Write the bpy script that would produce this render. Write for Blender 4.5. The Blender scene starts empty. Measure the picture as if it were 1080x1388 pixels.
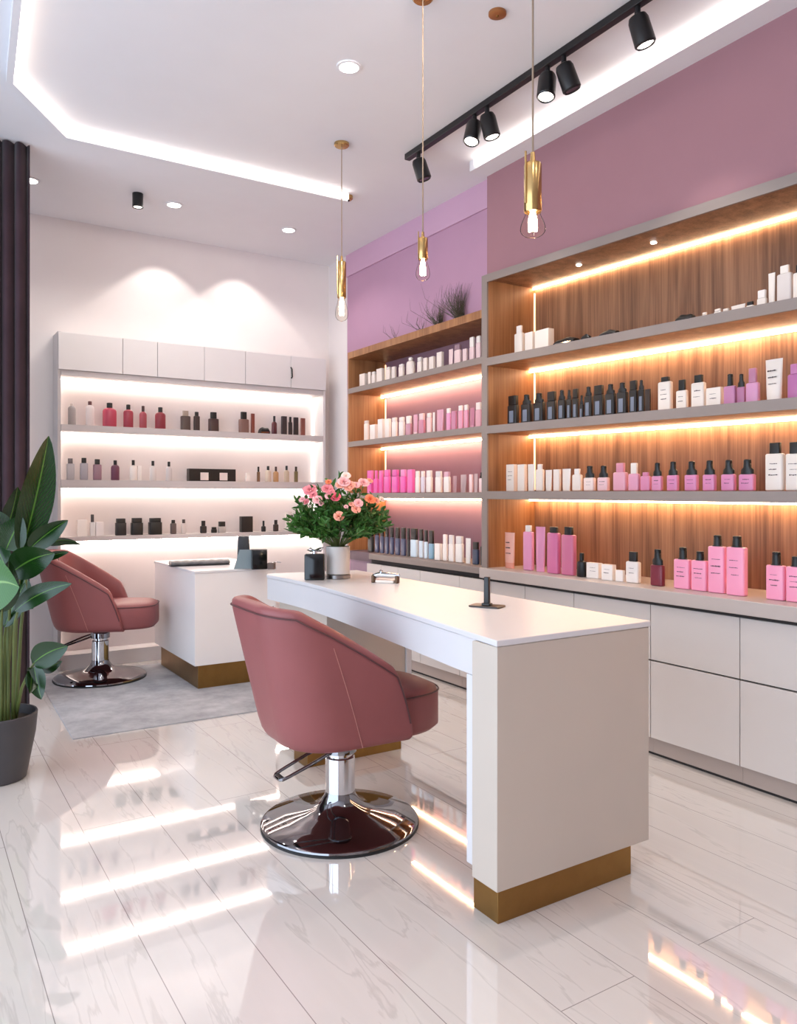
import bpy, bmesh, math, random
from mathutils import Vector, Matrix
random.seed(7)
PI = math.pi
col = bpy.context.scene.collection
scn = bpy.context.scene

# ------------------------------------------------------------------ camera
CAMZ, F, HZ, YAW = 1.2, 1055.0, 672.0, math.radians(32.42)
SY, CY = math.sin(YAW), math.cos(YAW)
cam_d = bpy.data.cameras.new('camera')
cam = bpy.data.objects.new('camera', cam_d); col.objects.link(cam)
cam.location = (0, 0, CAMZ); cam.rotation_euler = (PI/2, 0, -YAW)
cam_d.sensor_fit = 'HORIZONTAL'; cam_d.sensor_width = 36.0
cam_d.lens = 36.0 * F / 1080.0
cam_d.shift_y = -(694.0 - HZ) / 1080.0
cam_d.clip_start = 0.05
scn.camera = cam

def ray(px):
    u = (px - 540.0) / F
    return SY + CY*u, CY - SY*u          # x and y per metre of depth
def P(px, py, d):                        # a measured point of the photograph at depth d, in metres
    rx, ry = ray(px)
    return Vector((rx*d, ry*d, CAMZ + (HZ - py)*d/F))
def on_x(px, X):                         # depth where the ray meets the plane x = X
    return X / ray(px)[0]
def on_y(px, Y):
    return Y / ray(px)[1]

# ------------------------------------------------------------------ materials
def lin(c):
    def f(v):
        v /= 255.0
        return v/12.92 if v <= 0.04045 else ((v + 0.055)/1.055)**2.4
    return (f(c[0]), f(c[1]), f(c[2]), 1.0)
def nodes(name):
    m = bpy.data.materials.new(name); m.use_nodes = True
    nt = m.node_tree
    return m, nt, nt.nodes['Principled BSDF']
_cache = {}
def mat(name, c, rough=0.5, metal=0.0, spec=0.5, coat=0.0, var=0.04, nscale=6.0, sheen=0.0, bump=0.0):
    """painted / plastic / metal surface with a faint procedural variation"""
    if name in _cache: return _cache[name]
    m, nt, b = nodes(name)
    L = nt.links; N = nt.nodes
    tc = N.new('ShaderNodeTexCoord')
    no = N.new('ShaderNodeTexNoise'); no.inputs['Scale'].default_value = nscale; no.inputs['Detail'].default_value = 4
    L.new(tc.outputs['Object'], no.inputs['Vector'])
    rp = N.new('ShaderNodeValToRGB')
    base = lin(c)
    lo = tuple(max(0, v*(1 - var)) for v in base[:3]) + (1,)
    hi = tuple(min(1, v*(1 + var)) for v in base[:3]) + (1,)
    rp.color_ramp.elements[0].color = lo; rp.color_ramp.elements[0].position = .3
    rp.color_ramp.elements[1].color = hi; rp.color_ramp.elements[1].position = .7
    L.new(no.outputs['Fac'], rp.inputs['Fac']); L.new(rp.outputs['Color'], b.inputs['Base Color'])
    b.inputs['Roughness'].default_value = rough
    b.inputs['Metallic'].default_value = metal
    b.inputs['Specular IOR Level'].default_value = spec
    b.inputs['Coat Weight'].default_value = coat
    b.inputs['Coat Roughness'].default_value = 0.05
    b.inputs['Sheen Weight'].default_value = sheen
    if bump:
        n2 = N.new('ShaderNodeTexNoise'); n2.inputs['Scale'].default_value = 160; n2.inputs['Detail'].default_value = 3
        L.new(tc.outputs['Object'], n2.inputs['Vector'])
        bp = N.new('ShaderNodeBump'); bp.inputs['Strength'].default_value = bump; bp.inputs['Distance'].default_value = .002
        L.new(n2.outputs['Fac'], bp.inputs['Height']); L.new(bp.outputs['Normal'], b.inputs['Normal'])
    _cache[name] = m
    return m
def emit(name, c, s):
    m, nt, b = nodes(name)
    b.inputs['Base Color'].default_value = (.8, .8, .8, 1)
    b.inputs['Emission Color'].default_value = (c[0], c[1], c[2], 1); b.inputs['Emission Strength'].default_value = s
    return m
def wood(name, dark, mid, light, rough=.45):
    m, nt, b = nodes(name); L = nt.links; N = nt.nodes
    tc = N.new('ShaderNodeTexCoord'); mp = N.new('ShaderNodeMapping')
    mp.inputs['Scale'].default_value = (9, 9, .55); L.new(tc.outputs['Object'], mp.inputs['Vector'])
    n1 = N.new('ShaderNodeTexNoise'); n1.inputs['Scale'].default_value = 1.6; n1.inputs['Detail'].default_value = 7; n1.inputs['Distortion'].default_value = .6
    L.new(mp.outputs['Vector'], n1.inputs['Vector'])
    mp2 = N.new('ShaderNodeMapping'); mp2.inputs['Scale'].default_value = (70, 70, 1.6); L.new(tc.outputs['Object'], mp2.inputs['Vector'])
    n2 = N.new('ShaderNodeTexNoise'); n2.inputs['Scale'].default_value = 1.5; n2.inputs['Detail'].default_value = 3
    L.new(mp2.outputs['Vector'], n2.inputs['Vector'])
    ad = N.new('ShaderNodeMath'); ad.operation = 'MULTIPLY_ADD'; ad.inputs[1].default_value = .35
    L.new(n2.outputs['Fac'], ad.inputs[0]); 
    sc = N.new('ShaderNodeMath'); sc.operation = 'MULTIPLY'; sc.inputs[1].default_value = .65
    L.new(n1.outputs['Fac'], sc.inputs[0]); L.new(sc.outputs[0], ad.inputs[2])
    rp = N.new('ShaderNodeValToRGB'); e = rp.color_ramp.elements
    e[0].position = .36; e[0].color = lin(dark); e[1].position = .64; e[1].color = lin(light)
    k = e.new(.5); k.color = lin(mid)
    L.new(ad.outputs[0], rp.inputs['Fac']); L.new(rp.outputs['Color'], b.inputs['Base Color'])
    b.inputs['Roughness'].default_value = rough
    return m
def marble_floor():
    m, nt, b = nodes('polished_marble_planks'); L = nt.links; N = nt.nodes
    tc = N.new('ShaderNodeTexCoord')
    sp = N.new('ShaderNodeSeparateXYZ'); L.new(tc.outputs['Object'], sp.inputs[0])
    cb = N.new('ShaderNodeCombineXYZ')
    ax = N.new('ShaderNodeMath'); ax.operation = 'ADD'; ax.inputs[1].default_value = 6*.25 - .04
    ay = N.new('ShaderNodeMath'); ay.operation = 'ADD'; ay.inputs[1].default_value = 4.0 - .126
    L.new(sp.outputs['X'], ax.inputs[0]); L.new(sp.outputs['Y'], ay.inputs[0])
    L.new(ay.outputs[0], cb.inputs['X']); L.new(ax.outputs[0], cb.inputs['Y'])
    br = N.new('ShaderNodeTexBrick')
    br.inputs['Scale'].default_value = 1.0; br.inputs['Brick Width'].default_value = 2.6; br.inputs['Row Height'].default_value = .25
    br.inputs['Mortar Size'].default_value = .0013; br.inputs['Mortar Smooth'].default_value = 0.1
    br.offset = .37
    br.inputs['Color1'].default_value = (.46, .46, .46, 1); br.inputs['Color2'].default_value = (.54, .54, .54, 1)
    L.new(cb.outputs[0], br.inputs['Vector'])
    mp = N.new('ShaderNodeMapping'); mp.inputs['Scale'].default_value = (6.5, .8, 1); mp.inputs['Rotation'].default_value = (0, 0, -.22)
    L.new(tc.outputs['Object'], mp.inputs['Vector'])
    jit = N.new('ShaderNodeVectorMath'); jit.operation = 'MULTIPLY_ADD'; jit.inputs[1].default_value = (3, 40, 3)
    L.new(br.outputs['Color'], jit.inputs[0]); L.new(mp.outputs[0], jit.inputs[2])
    n = N.new('ShaderNodeTexNoise'); n.inputs['Scale'].default_value = 1.3; n.inputs['Detail'].default_value = 6; n.inputs['Distortion'].default_value = .45
    L.new(jit.outputs[0], n.inputs['Vector'])
    rp = N.new('ShaderNodeValToRGB'); e = rp.color_ramp.elements
    e[0].position = 0; e[0].color = lin((226, 218, 211)); e[1].position = 1; e[1].color = lin((229, 221, 214))
    for p_, c_ in ((.480, (227, 219, 212)), (.498, (210, 202, 195)), (.508, (227, 219, 212)), (.40, (223, 215, 208)), (.60, (225, 217, 210))):
        k = e.new(p_); k.color = lin(c_)
    L.new(n.outputs['Fac'], rp.inputs['Fac'])
    mx = N.new('ShaderNodeMix'); mx.data_type = 'RGBA'
    L.new(br.outputs['Fac'], mx.inputs[0]); L.new(rp.outputs['Color'], mx.inputs[6]); mx.inputs[7].default_value = lin((158, 148, 144))
    L.new(mx.outputs[2], b.inputs['Base Color'])
    b.inputs['Roughness'].default_value = .05; b.inputs['IOR'].default_value = 1.62
    b.inputs['Coat Weight'].default_value = 1.0; b.inputs['Coat Roughness'].default_value = .015; b.inputs['Coat IOR'].default_value = 2.0
    return m
def rug_mat():
    m, nt, b = nodes('grey_woven_rug'); L = nt.links; N = nt.nodes
    tc = N.new('ShaderNodeTexCoord')
    n = N.new('ShaderNodeTexNoise'); n.inputs['Scale'].default_value = 5; n.inputs['Detail'].default_value = 8; n.inputs['Roughness'].default_value = .7
    L.new(tc.outputs['Object'], n.inputs['Vector'])
    rp = N.new('ShaderNodeValToRGB'); e = rp.color_ramp.elements
    e[0].position = .3; e[0].color = lin((142, 142, 147)); e[1].position = .7; e[1].color = lin((190, 190, 193))
    L.new(n.outputs['Fac'], rp.inputs['Fac']); L.new(rp.outputs['Color'], b.inputs['Base Color'])
    b.inputs['Roughness'].default_value = .95
    n2 = N.new('ShaderNodeTexNoise'); n2.inputs['Scale'].default_value = 350; L.new(tc.outputs['Object'], n2.inputs['Vector'])
    bp = N.new('ShaderNodeBump'); bp.inputs['Strength'].default_value = .5; bp.inputs['Distance'].default_value = .004
    L.new(n2.outputs['Fac'], bp.inputs['Height']); L.new(bp.outputs['Normal'], b.inputs['Normal'])
    return m
def thin_glass(name, tint=(1, .97, .92), gloss=.12):
    m = bpy.data.materials.new(name); m.use_nodes = True; nt = m.node_tree; N = nt.nodes; L = nt.links
    N.remove(N['Principled BSDF'])
    t = N.new('ShaderNodeBsdfTransparent'); t.inputs['Color'].default_value = (*tint, 1)
    g = N.new('ShaderNodeBsdfGlossy'); g.inputs['Roughness'].default_value = .03
    lw = N.new('ShaderNodeLayerWeight'); lw.inputs['Blend'].default_value = gloss
    mx = N.new('ShaderNodeMixShader')
    L.new(lw.outputs['Fresnel'], mx.inputs[0]); L.new(t.outputs[0], mx.inputs[1]); L.new(g.outputs[0], mx.inputs[2])
    L.new(mx.outputs[0], N['Material Output'].inputs['Surface'])
    return m
def leaf_mat(name, dark, light, vein):
    m, nt, b = nodes(name); L = nt.links; N = nt.nodes
    uv = N.new('ShaderNodeUVMap')
    sp = N.new('ShaderNodeSeparateXYZ'); L.new(uv.outputs[0], sp.inputs[0])
    # distance from the midrib (u = .5)
    s = N.new('ShaderNodeMath'); s.operation = 'SUBTRACT'; s.inputs[1].default_value = .5; L.new(sp.outputs['X'], s.inputs[0])
    a = N.new('ShaderNodeMath'); a.operation = 'ABSOLUTE'; L.new(s.outputs[0], a.inputs[0])
    r1 = N.new('ShaderNodeValToRGB'); r1.color_ramp.elements[0].position = .008; r1.color_ramp.elements[0].color = (1, 1, 1, 1)
    r1.color_ramp.elements[1].position = .032; r1.color_ramp.elements[1].color = (0, 0, 0, 1); L.new(a.outputs[0], r1.inputs['Fac'])
    # side veins
    v1 = N.new('ShaderNodeMath'); v1.operation = 'MULTIPLY_ADD'; v1.inputs[1].default_value = -.55; L.new(a.outputs[0], v1.inputs[0]); L.new(sp.outputs['Y'], v1.inputs[2])
    v2 = N.new('ShaderNodeMath'); v2.operation = 'MULTIPLY'; v2.inputs[1].default_value = 120; L.new(v1.outputs[0], v2.inputs[0])
    v3 = N.new('ShaderNodeMath'); v3.operation = 'SINE'; L.new(v2.outputs[0], v3.inputs[0])
    v4 = N.new('ShaderNodeMath'); v4.operation = 'MULTIPLY_ADD'; v4.inputs[1].default_value = .14; v4.inputs[2].default_value = .35; L.new(v3.outputs[0], v4.inputs[0])
    mx = N.new('ShaderNodeMix'); mx.data_type = 'RGBA'; mx.inputs[6].default_value = lin(dark); mx.inputs[7].default_value = lin(light)
    L.new(v4.outputs[0], mx.inputs[0])
    m2 = N.new('ShaderNodeMix'); m2.data_type = 'RGBA'; L.new(r1.outputs['Color'], m2.inputs[0]); L.new(mx.outputs[2], m2.inputs[6]); m2.inputs[7].default_value = lin(vein)
    L.new(m2.outputs[2], b.inputs['Base Color'])
    b.inputs['Roughness'].default_value = .26
    b.inputs['Subsurface Weight'].default_value = 0
    return m

M = {}
M['wall_white'] = mat('warm_white_paint', (232, 224, 222), .8, spec=.2, var=.01)
M['ceiling'] = mat('ceiling_white_paint', (225, 223, 226), .85, spec=.2, var=.008)
M['mauve'] = mat('mauve_paint', (158, 117, 124), .75, spec=.2, var=.015)
M['lilac'] = mat('lilac_paint', (184, 144, 168), .75, spec=.2, var=.015)
M['mauve_deep'] = mat('deep_mauve_panel', (152, 118, 132), .7, spec=.25, var=.02)
M['floor'] = marble_floor()
M['walnut'] = wood('walnut_veneer', (108, 74, 52), (142, 101, 73), (168, 124, 92))
M['oak'] = wood('warm_oak_veneer', (134, 88, 54), (158, 108, 69), (176, 126, 84))
M['taupe'] = mat('taupe_lacquer', (138, 125, 119), .5, var=.03)
M['counter'] = mat('pale_taupe_counter', (186, 174, 168), .35, var=.03)
M['cab_white'] = mat('satin_white_cabinet', (208, 200, 195), .28, var=.01)
M['kick'] = mat('taupe_plinth', (170, 155, 147), .5, var=.02)
M['gap'] = mat('dark_shadow_gap', (38, 34, 34), .7)
M['unit_white'] = mat('white_shelving_lacquer', (224, 219, 218), .4, var=.008)
M['unit_grey'] = mat('pale_grey_shelf_edge', (196, 189, 188), .45, var=.01)
M['desk_white'] = mat('gloss_white_lacquer', (214, 212, 214), .3, spec=.5, coat=.0, var=.008)
M['desk_beige'] = mat('beige_lacquer_panel', (196, 184, 172), .4, var=.012)
M['brass'] = mat('brushed_brass', (150, 115, 66), .32, metal=1.0, var=.06, nscale=20)
M['brass_lamp'] = mat('polished_brass', (200, 164, 108), .24, metal=1.0, var=.04)
M['chrome'] = mat('polished_chrome', (215, 216, 220), .05, metal=1.0, var=.01)
M['chrome_dark'] = mat('dark_polished_chrome', (150, 149, 153), .05, metal=1.0, var=.02)
M['leather'] = mat('dusty_rose_leather', (142, 80, 80), .45, spec=.4, var=.04, bump=.12)
M['leather_seam'] = mat('dark_rose_piping', (84, 46, 48), .5)
M['stitch'] = mat('pale_stitching', (176, 116, 108), .6)
M['rubber'] = mat('black_rubber', (20, 20, 22), .5)
M['black'] = mat('black_plastic', (16, 15, 17), .35)
M['black_gloss'] = mat('glossy_black', (12, 12, 13), .12)
M['rug'] = rug_mat()
M['curtain'] = mat('dark_plum_curtain', (66, 50, 56), .9, spec=.1, var=.12, sheen=.1)
M['pot'] = mat('charcoal_pot', (62, 59, 62), .55, var=.05)
M['soil'] = mat('dark_soil', (34, 26, 20), .95, var=.3, nscale=60)
M['leaf'] = leaf_mat('deep_green_leaf', (8, 34, 5), (24, 68, 13), (78, 118, 44))
M['leaf_light'] = leaf_mat('fresh_green_leaf', (40, 88, 26), (62, 112, 40), (120, 156, 84))
M['stem'] = mat('olive_stem', (86, 98, 48), .5, var=.2)
M['bouquet_green'] = mat('bouquet_leaf_green', (58, 104, 36), .55, var=.35, nscale=30)
M['vase'] = mat('matte_white_vase', (214, 208, 204), .45)
M['grass'] = mat('dry_grass', (88, 84, 66), .8, var=.3, nscale=40)
M['fil'] = emit('glowing_filament', (1, .72, .38), 60)
M['bulb'] = thin_glass('clear_bulb_glass', gloss=.05)
M['led_w'] = emit('white_led_strip', (1, .87, .77), 15)
M['led_warm'] = emit('warm_led_strip', (1, .70, .42), 30)
M['led_cove'] = emit('cove_led_strip', (1, .91, .83), 5)
M['lens'] = emit('downlight_lens', (1, .93, .85), 18)
M['spotlens'] = emit('spot_lens', (1, .9, .8), 10)

def pc(c, rough=.35, k=''):
    if max(c) < 60: rough = .42
    return mat('packaging_%d_%d_%d%s' % (c[0], c[1], c[2], k), c, rough, var=.02)

# ------------------------------------------------------------------ mesh builder
class MB:
    def __init__(s): s.bm = bmesh.new(); s.uv = None
    def face(s, vs):
        try: return s.bm.faces.new(vs)
        except ValueError: return None
    def box(s, x0, x1, y0, y1, z0, z1):
        v = [s.bm.verts.new(p) for p in ((x0,y0,z0),(x1,y0,z0),(x1,y1,z0),(x0,y1,z0),(x0,y0,z1),(x1,y0,z1),(x1,y1,z1),(x0,y1,z1))]
        for q in ((3,2,1,0),(4,5,6,7),(0,1,5,4),(1,2,6,5),(2,3,7,6),(3,0,4,7)): s.face([v[i] for i in q])
        return s
    def slope_box(s, x0, x1, y0, y1, za, zb, t):   # top at za where y = y0, zb where y = y1, thickness t
        v = [s.bm.verts.new(p) for p in ((x0,y0,za-t),(x1,y0,za-t),(x1,y1,zb-t),(x0,y1,zb-t),(x0,y0,za),(x1,y0,za),(x1,y1,zb),(x0,y1,zb))]
        for q in ((3,2,1,0),(4,5,6,7),(0,1,5,4),(1,2,6,5),(2,3,7,6),(3,0,4,7)): s.face([v[i] for i in q])
        return s
    def loft(s, loops, cap0=True, cap1=True, closed=True):
        R = [[s.bm.verts.new(p) for p in L] for L in loops]
        n = len(R[0])
        for a, b in zip(R, R[1:]):
            for i in range(n if closed else n - 1):
                j = (i + 1) % n
                s.face((a[i], a[j], b[j], b[i]))
        if cap0: s.face(R[0][::-1])
        if cap1: s.face(R[-1])
        return s
    def prism(s, poly, z0, z1):
        return s.loft([[(x, y, z0) for x, y in poly], [(x, y, z1) for x, y in poly]])
    def lathe(s, prof, n=24, c=(0, 0, 0), cap0=True, cap1=True):
        return s.loft([[(c[0] + r*math.cos(2*PI*i/n), c[1] + r*math.sin(2*PI*i/n), c[2] + z) for i in range(n)] for r, z in prof], cap0, cap1)
    def tube(s, pts, r, n=8, cap=True):
        pts = [Vector(p) for p in pts]; loops = []
        rs = r if isinstance(r, (list, tuple)) else [r]*len(pts)
        up = None
        for i, p in enumerate(pts):
            t = (pts[min(i+1, len(pts)-1)] - pts[max(i-1, 0)]).normalized()
            if up is None:
                up = Vector((0, 0, 1)) if abs(t.z) < .9 else Vector((1, 0, 0))
            a = t.cross(up).normalized(); up = a.cross(t).normalized()
            loops.append([p + rs[i]*(a*math.cos(2*PI*k/n) + up*math.sin(2*PI*k/n)) for k in range(n)])
        s.loft(loops, cap, cap)
        return s
    def rbox(s, w, d, z0, z1, r, e=.004, c=(0, 0), taper=1.0, n=4):   # rounded-corner box standing on z0, edges eased by e
        def loop(z, ins, k=1.0):
            hw, hd = w/2*k - ins, d/2*k - ins; rr = max(min(r, hw, hd) - ins*.3, .0004); L = []
            for qx, qy, a0 in ((1, 1, 0), (-1, 1, 90), (-1, -1, 180), (1, -1, 270)):
                for i in range(n + 1):
                    a = math.radians(a0 + 90*i/n)
                    L.append((c[0] + qx*(hw - rr) + rr*math.cos(a), c[1] + qy*(hd - rr) + rr*math.sin(a), z))
            return L
        e = min(e, (z1 - z0)*.3, w*.3, d*.3)
        s.loft([loop(z0, e*.6), loop(z0 + e*.6, 0), loop(z1 - e, 0, taper), loop(z1 - e*.3, e*.35, taper), loop(z1, e, taper)])
        return s
    def build(s, name, m, parent=None, org=(0, 0, 0), bevel=0, smooth=True, sub=0, angle=.6, seg=2):
        bm = s.bm
        bmesh.ops.recalc_face_normals(bm, faces=bm.faces)
        if org != (0, 0, 0):
            bmesh.ops.translate(bm, verts=bm.verts, vec=-Vector(org))
        bm.normal_update()
        for f in bm.faces: f.smooth = smooth
        if smooth and not sub:
            for e in bm.edges:
                if len(e.link_faces) == 2 and e.calc_face_angle(0) > angle: e.smooth = False
        me = bpy.data.meshes.new(name); bm.to_mesh(me); bm.free()
        me.materials.append(m)
        o = bpy.data.objects.new(name, me); col.objects.link(o)
        if parent is not None: o.parent = parent
        if bevel:
            b = o.modifiers.new('edge', 'BEVEL'); b.width = bevel; b.segments = seg; b.limit_method = 'ANGLE'; b.angle_limit = .6
        if sub:
            q = o.modifiers.new('smooth', 'SUBSURF'); q.levels = sub; q.render_levels = sub
        return o

def thing(name, label, cat, loc=(0, 0, 0), rz=0, group=None):
    o = bpy.data.objects.new(name, None); o.empty_display_size = .05; col.objects.link(o)
    o.location = loc; o.rotation_euler = (0, 0, rz)
    return tag(o, label, cat, group)
def tag(o, label, cat, group=None):
    o['label'] = label; o['category'] = cat
    if group: o['group'] = group
    return o
def struct(o):
    o['kind'] = 'structure'; return o
def B(x0, x1, y0, y1, z0, z1): return MB().box(x0, x1, y0, y1, z0, z1)

# ------------------------------------------------------------------ room shell
XL, XR, YF, YB, ZC = -2.2, 3.45, -2.6, 5.93, 3.16
WX, WX2 = 2.93, 3.06           # faces of the near bulkhead and of the far mauve wall
struct(B(XL - .1, XR + .1, YF, YB + .1, -.1, 0).build('floor', M['floor'], smooth=False))
struct(B(XL - .1, XR + .1, YF, YB + .1, ZC, ZC + .12).build('ceiling', M['ceiling'], smooth=False))
struct(B(XL - .1, XR + .1, YB, YB + .1, 0, ZC).build('wall_back', M['wall_white'], smooth=False))
w = MB(); w.box(XR, XR + .1, YF, YB, 0, ZC)                         # shell behind the niches
w.box(WX2, XR, 3.63, YB - .33, 2.33, ZC)                            # over the mauve shelving
w.box(WX2, XR, 5.42, YB - .33, 0, 2.33)                             # strip past the mauve shelving
struct(w.build('wall_right', M['lilac'], smooth=False))
w = MB(); w.box(WX, XR, YF, 3.63, 2.55, ZC)                         # bulkhead over the walnut shelving
w.loft([[(x, .58, 2.416), (x, 3.63, 2.509), (x, 3.63, 2.55), (x, .58, 2.55)] for x in (WX, XR)])
w.box(WX, XR, YF, .58, 0, 2.55)
struct(w.build('wall_bulkhead', M['mauve'], smooth=False))
struct(B(WX2, XR, YB - .33, YB, 0, ZC).build('wall_corner', M['wall_white'], smooth=False))
struct(B(WX2 - .014, WX2, 3.63, YB - .33, 2.985, ZC).build('cove_lit_band', mat('cove_lit_mauve', (200, 162, 186), .75, spec=.2, var=.01), smooth=False))  # lighter band paints the cove glow onto the upper wall
# soffit band between cove light and mauve bulkhead
struct(B(2.80, WX, YF, 3.63, 3.10, ZC).build('trim_2', M['ceiling'], smooth=False))
# shopfront side: wall with a wide glazed opening, out of frame
w = MB(); w.box(XL - .1, XL, YF, -1.4, 0, ZC); w.box(XL - .1, XL, 4.75, YB, 0, ZC); w.box(XL - .1, XL, -1.4, 4.75, 2.9, ZC)
struct(w.build('wall_left', M['wall_white'], smooth=False))
struct(B(XL, XR, YF - .1, YF, 0, ZC).build('wall_front_block', mat('warm_grey_paint', (196, 184, 178), .8), smooth=False))  # unseen wall, added to block flat daylight from behind the camera
struct(B(.0, .8835, YB - .014, YB, 0, .09).build('baseboard_back', M['unit_white'], smooth=False))

# ------------------------------------------------------------------ lamps
def spot(name, loc, tgt, power, size, blend=.3, color=(1, .93, .86), r=.03):
    l = bpy.data.lights.new(name, 'SPOT'); l.energy = power; l.spot_size = math.radians(size); l.spot_blend = blend; l.color = color; l.shadow_soft_size = r
    o = bpy.data.objects.new(name, l); col.objects.link(o); o.location = loc
    d = Vector(tgt) - Vector(loc); o.rotation_euler = d.to_track_quat('-Z', 'Y').to_euler()
    return o
def downlight(x, y, label, power=22, size=120, blend=.6, tgt=None, r=.042):
    t = thing('recessed_downlight', label, 'ceiling light', (x, y, ZC), group='recessed ceiling downlights')
    MB().lathe([(r*1.35, 0), (r*1.35, -.006), (r*1.05, -.008), (r*1.0, -.002)], 28).build('trim_ring', M['ceiling'], t)
    MB().lathe([(r, -.004), (r*.9, -.0085), (r*.3, -.0095)], 24).build('lens', M['lens'], t)
    spot('downlight_lamp', (x, y, ZC - .03), tgt or (x, y, 0), power, size, blend)
downlight(1.714, 3.12, 'round white downlight alone on the ceiling near the middle pendant', 30)
downlight(1.533, 5.227, 'round white downlight on the ceiling beside the black surface spot', 14, 138, .5)
downlight(2.389, 5.27, 'round white downlight on the ceiling nearest the mauve corner', 14, 138, .5)
downlight(.66, 5.30, 'small round downlight on the ceiling just past the curtain', 9)
for x in (1.62, 2.24): spot('wall_washer', (x, 5.69, ZC - .02), (x, 5.69, 0), 11, 93, .14)
# out-of-frame downlights of the same ceiling
for (x, y) in ((-.6, 1.0), (.7, .6), (1.6, .2), (-.6, 3.0)):
    spot('room_lamp', (x, y, ZC - .03), (x, y, 0), 22, 130, .7)

t = thing('surface_spot', 'short black cylinder spot mounted on the ceiling near the back wall', 'ceiling light', (1.28, 5.17, ZC))
MB().lathe([(.034, 0), (.034, -.09), (.028, -.09), (.026, -.084)], 24).build('housing', M['black'], t)
MB().lathe([(.0262, -.082), (.0255, -.0845)], 20).build('lens', M['spotlens'], t)
spot('surface_spot_lamp', (1.28, 5.17, ZC - .11), (1.28, 5.4, 0), 10, 110, .5)

for (x, y, tx) in ((.5, 1.6, 1.2), (1.5, 2.0, 2.2)):
    spot('back_wall_fill', (x, y, ZC - .04), (tx, 5.9, 1.55), 60, 80, .9, r=.12)  # added fill spots without fixtures, brightening the back wall
# cove profiles: thin white upstands with an LED line on their inner side
path = [(.381, 1.2), (.381, 3.27), (.426, 3.99), (.728, 4.437), (2.42, 4.42)]
def offset(path, d):
    out = []
    for i, p in enumerate(path):
        a = Vector(path[max(i-1, 0)]); b = Vector(path[min(i+1, len(path)-1)])
        n = None
        if 0 < i < len(path)-1:
            t1 = (Vector(p) - a).normalized(); t2 = (b - Vector(p)).normalized()
            n1 = Vector((t1.y, -t1.x)); n2 = Vector((t2.y, -t2.x)); n = (n1 + n2); n = n/(n.length**2)*2
        else:
            t1 = (b - a).normalized(); n = Vector((t1.y, -t1.x))
        out.append((p[0] + n.x*d, p[1] + n.y*d))
    return out
def strip(path, d0, d1, z0, z1):
    a, b = offset(path, d0), offset(path, d1); m = MB()
    m.loft([[(p[0], p[1], z0), (q[0], q[1], z0), (q[0], q[1], z1), (p[0], p[1], z1)] for p, q in zip(a, b)])
    return m
t = thing('cove_light', 'angled white light cove with a glowing strip bending across the ceiling', 'cove light', (.381, 1.2, ZC))
strip(path, 0, -.03, ZC - .058, ZC).build('profile', M['ceiling'], t, (.381, 1.2, ZC), smooth=False)
strip(path, .012, .002, ZC - .046, ZC - .012).build('light_strip', M['led_cove'], t, (.381, 1.2, ZC), smooth=False)
t = thing('cove_light', 'straight glowing cove strip along the ceiling edge above the mauve bulkhead', 'cove light', (2.79, .5, ZC))
B(2.786, 2.798, -1.5, 3.57, ZC - .05, ZC - .004).build('light_strip', M['led_cove'], t, (2.79, .5, ZC), smooth=False)

# black track with six spots
TX = 2.44
t = thing('track_light', 'black ceiling track rail carrying six black spot heads', 'track light', (TX, 2.4, ZC))
B(TX - .018, TX + .018, .6, 3.75, ZC - .034, ZC).build('rail', M['black'], t, (TX, 2.4, ZC), bevel=.003)
for px, py, ax, lit in ((567, 222, .5, 0), (643, 176, -.5, 1), (660, 163, .35, 1), (742, 109, -.35, 1), (764, 97, .6, 0), (864, 38, .5, 1)):
    d = on_x(px, TX); y = ray(px)[1]*d
    top = Vector((TX, y, ZC - .034)) - Vector((TX, 2.4, ZC))
    MB().lathe([(.012, 0), (.012, -.03)], 12, tuple(top)).build('swivel_arm', M['black'], t)
    h = MB(); h.lathe([(.014, .012), (.034, .004), (.040, -.012), (.042, -.105), (.036, -.112), (.031, -.104)], 24)
    bmesh.ops.rotate(h.bm, verts=h.bm.verts, cent=(0, 0, 0), matrix=Matrix.Rotation(-ax*.6, 3, 'Y') @ Matrix.Rotation(-.12, 3, 'X'))
    bmesh.ops.translate(h.bm, verts=h.bm.verts, vec=top + Vector((0, 0, -.042)))
    o = h.build('spot_head', M['black'], t)
    if True:
        l = MB(); l.lathe([(.032, -.1045), (.028, -.108)], 20)
        bmesh.ops.rotate(l.bm, verts=l.bm.verts, cent=(0, 0, 0), matrix=Matrix.Rotation(-ax*.6, 3, 'Y') @ Matrix.Rotation(-.12, 3, 'X'))
        bmesh.ops.translate(l.bm, verts=l.bm.verts, vec=top + Vector((0, 0, -.042)))
        l.build('lens', M['spotlens'] if lit else M['black_gloss'], o)
    dirv = Matrix.Rotation(-ax*.6, 3, 'Y') @ Vector((0, 0, -1))
    if lit:
        p0 = Vector((TX, y, ZC - .20)) + dirv*.02
        spot('track_lamp', p0, p0 + dirv, 16, 75, .7)

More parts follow.
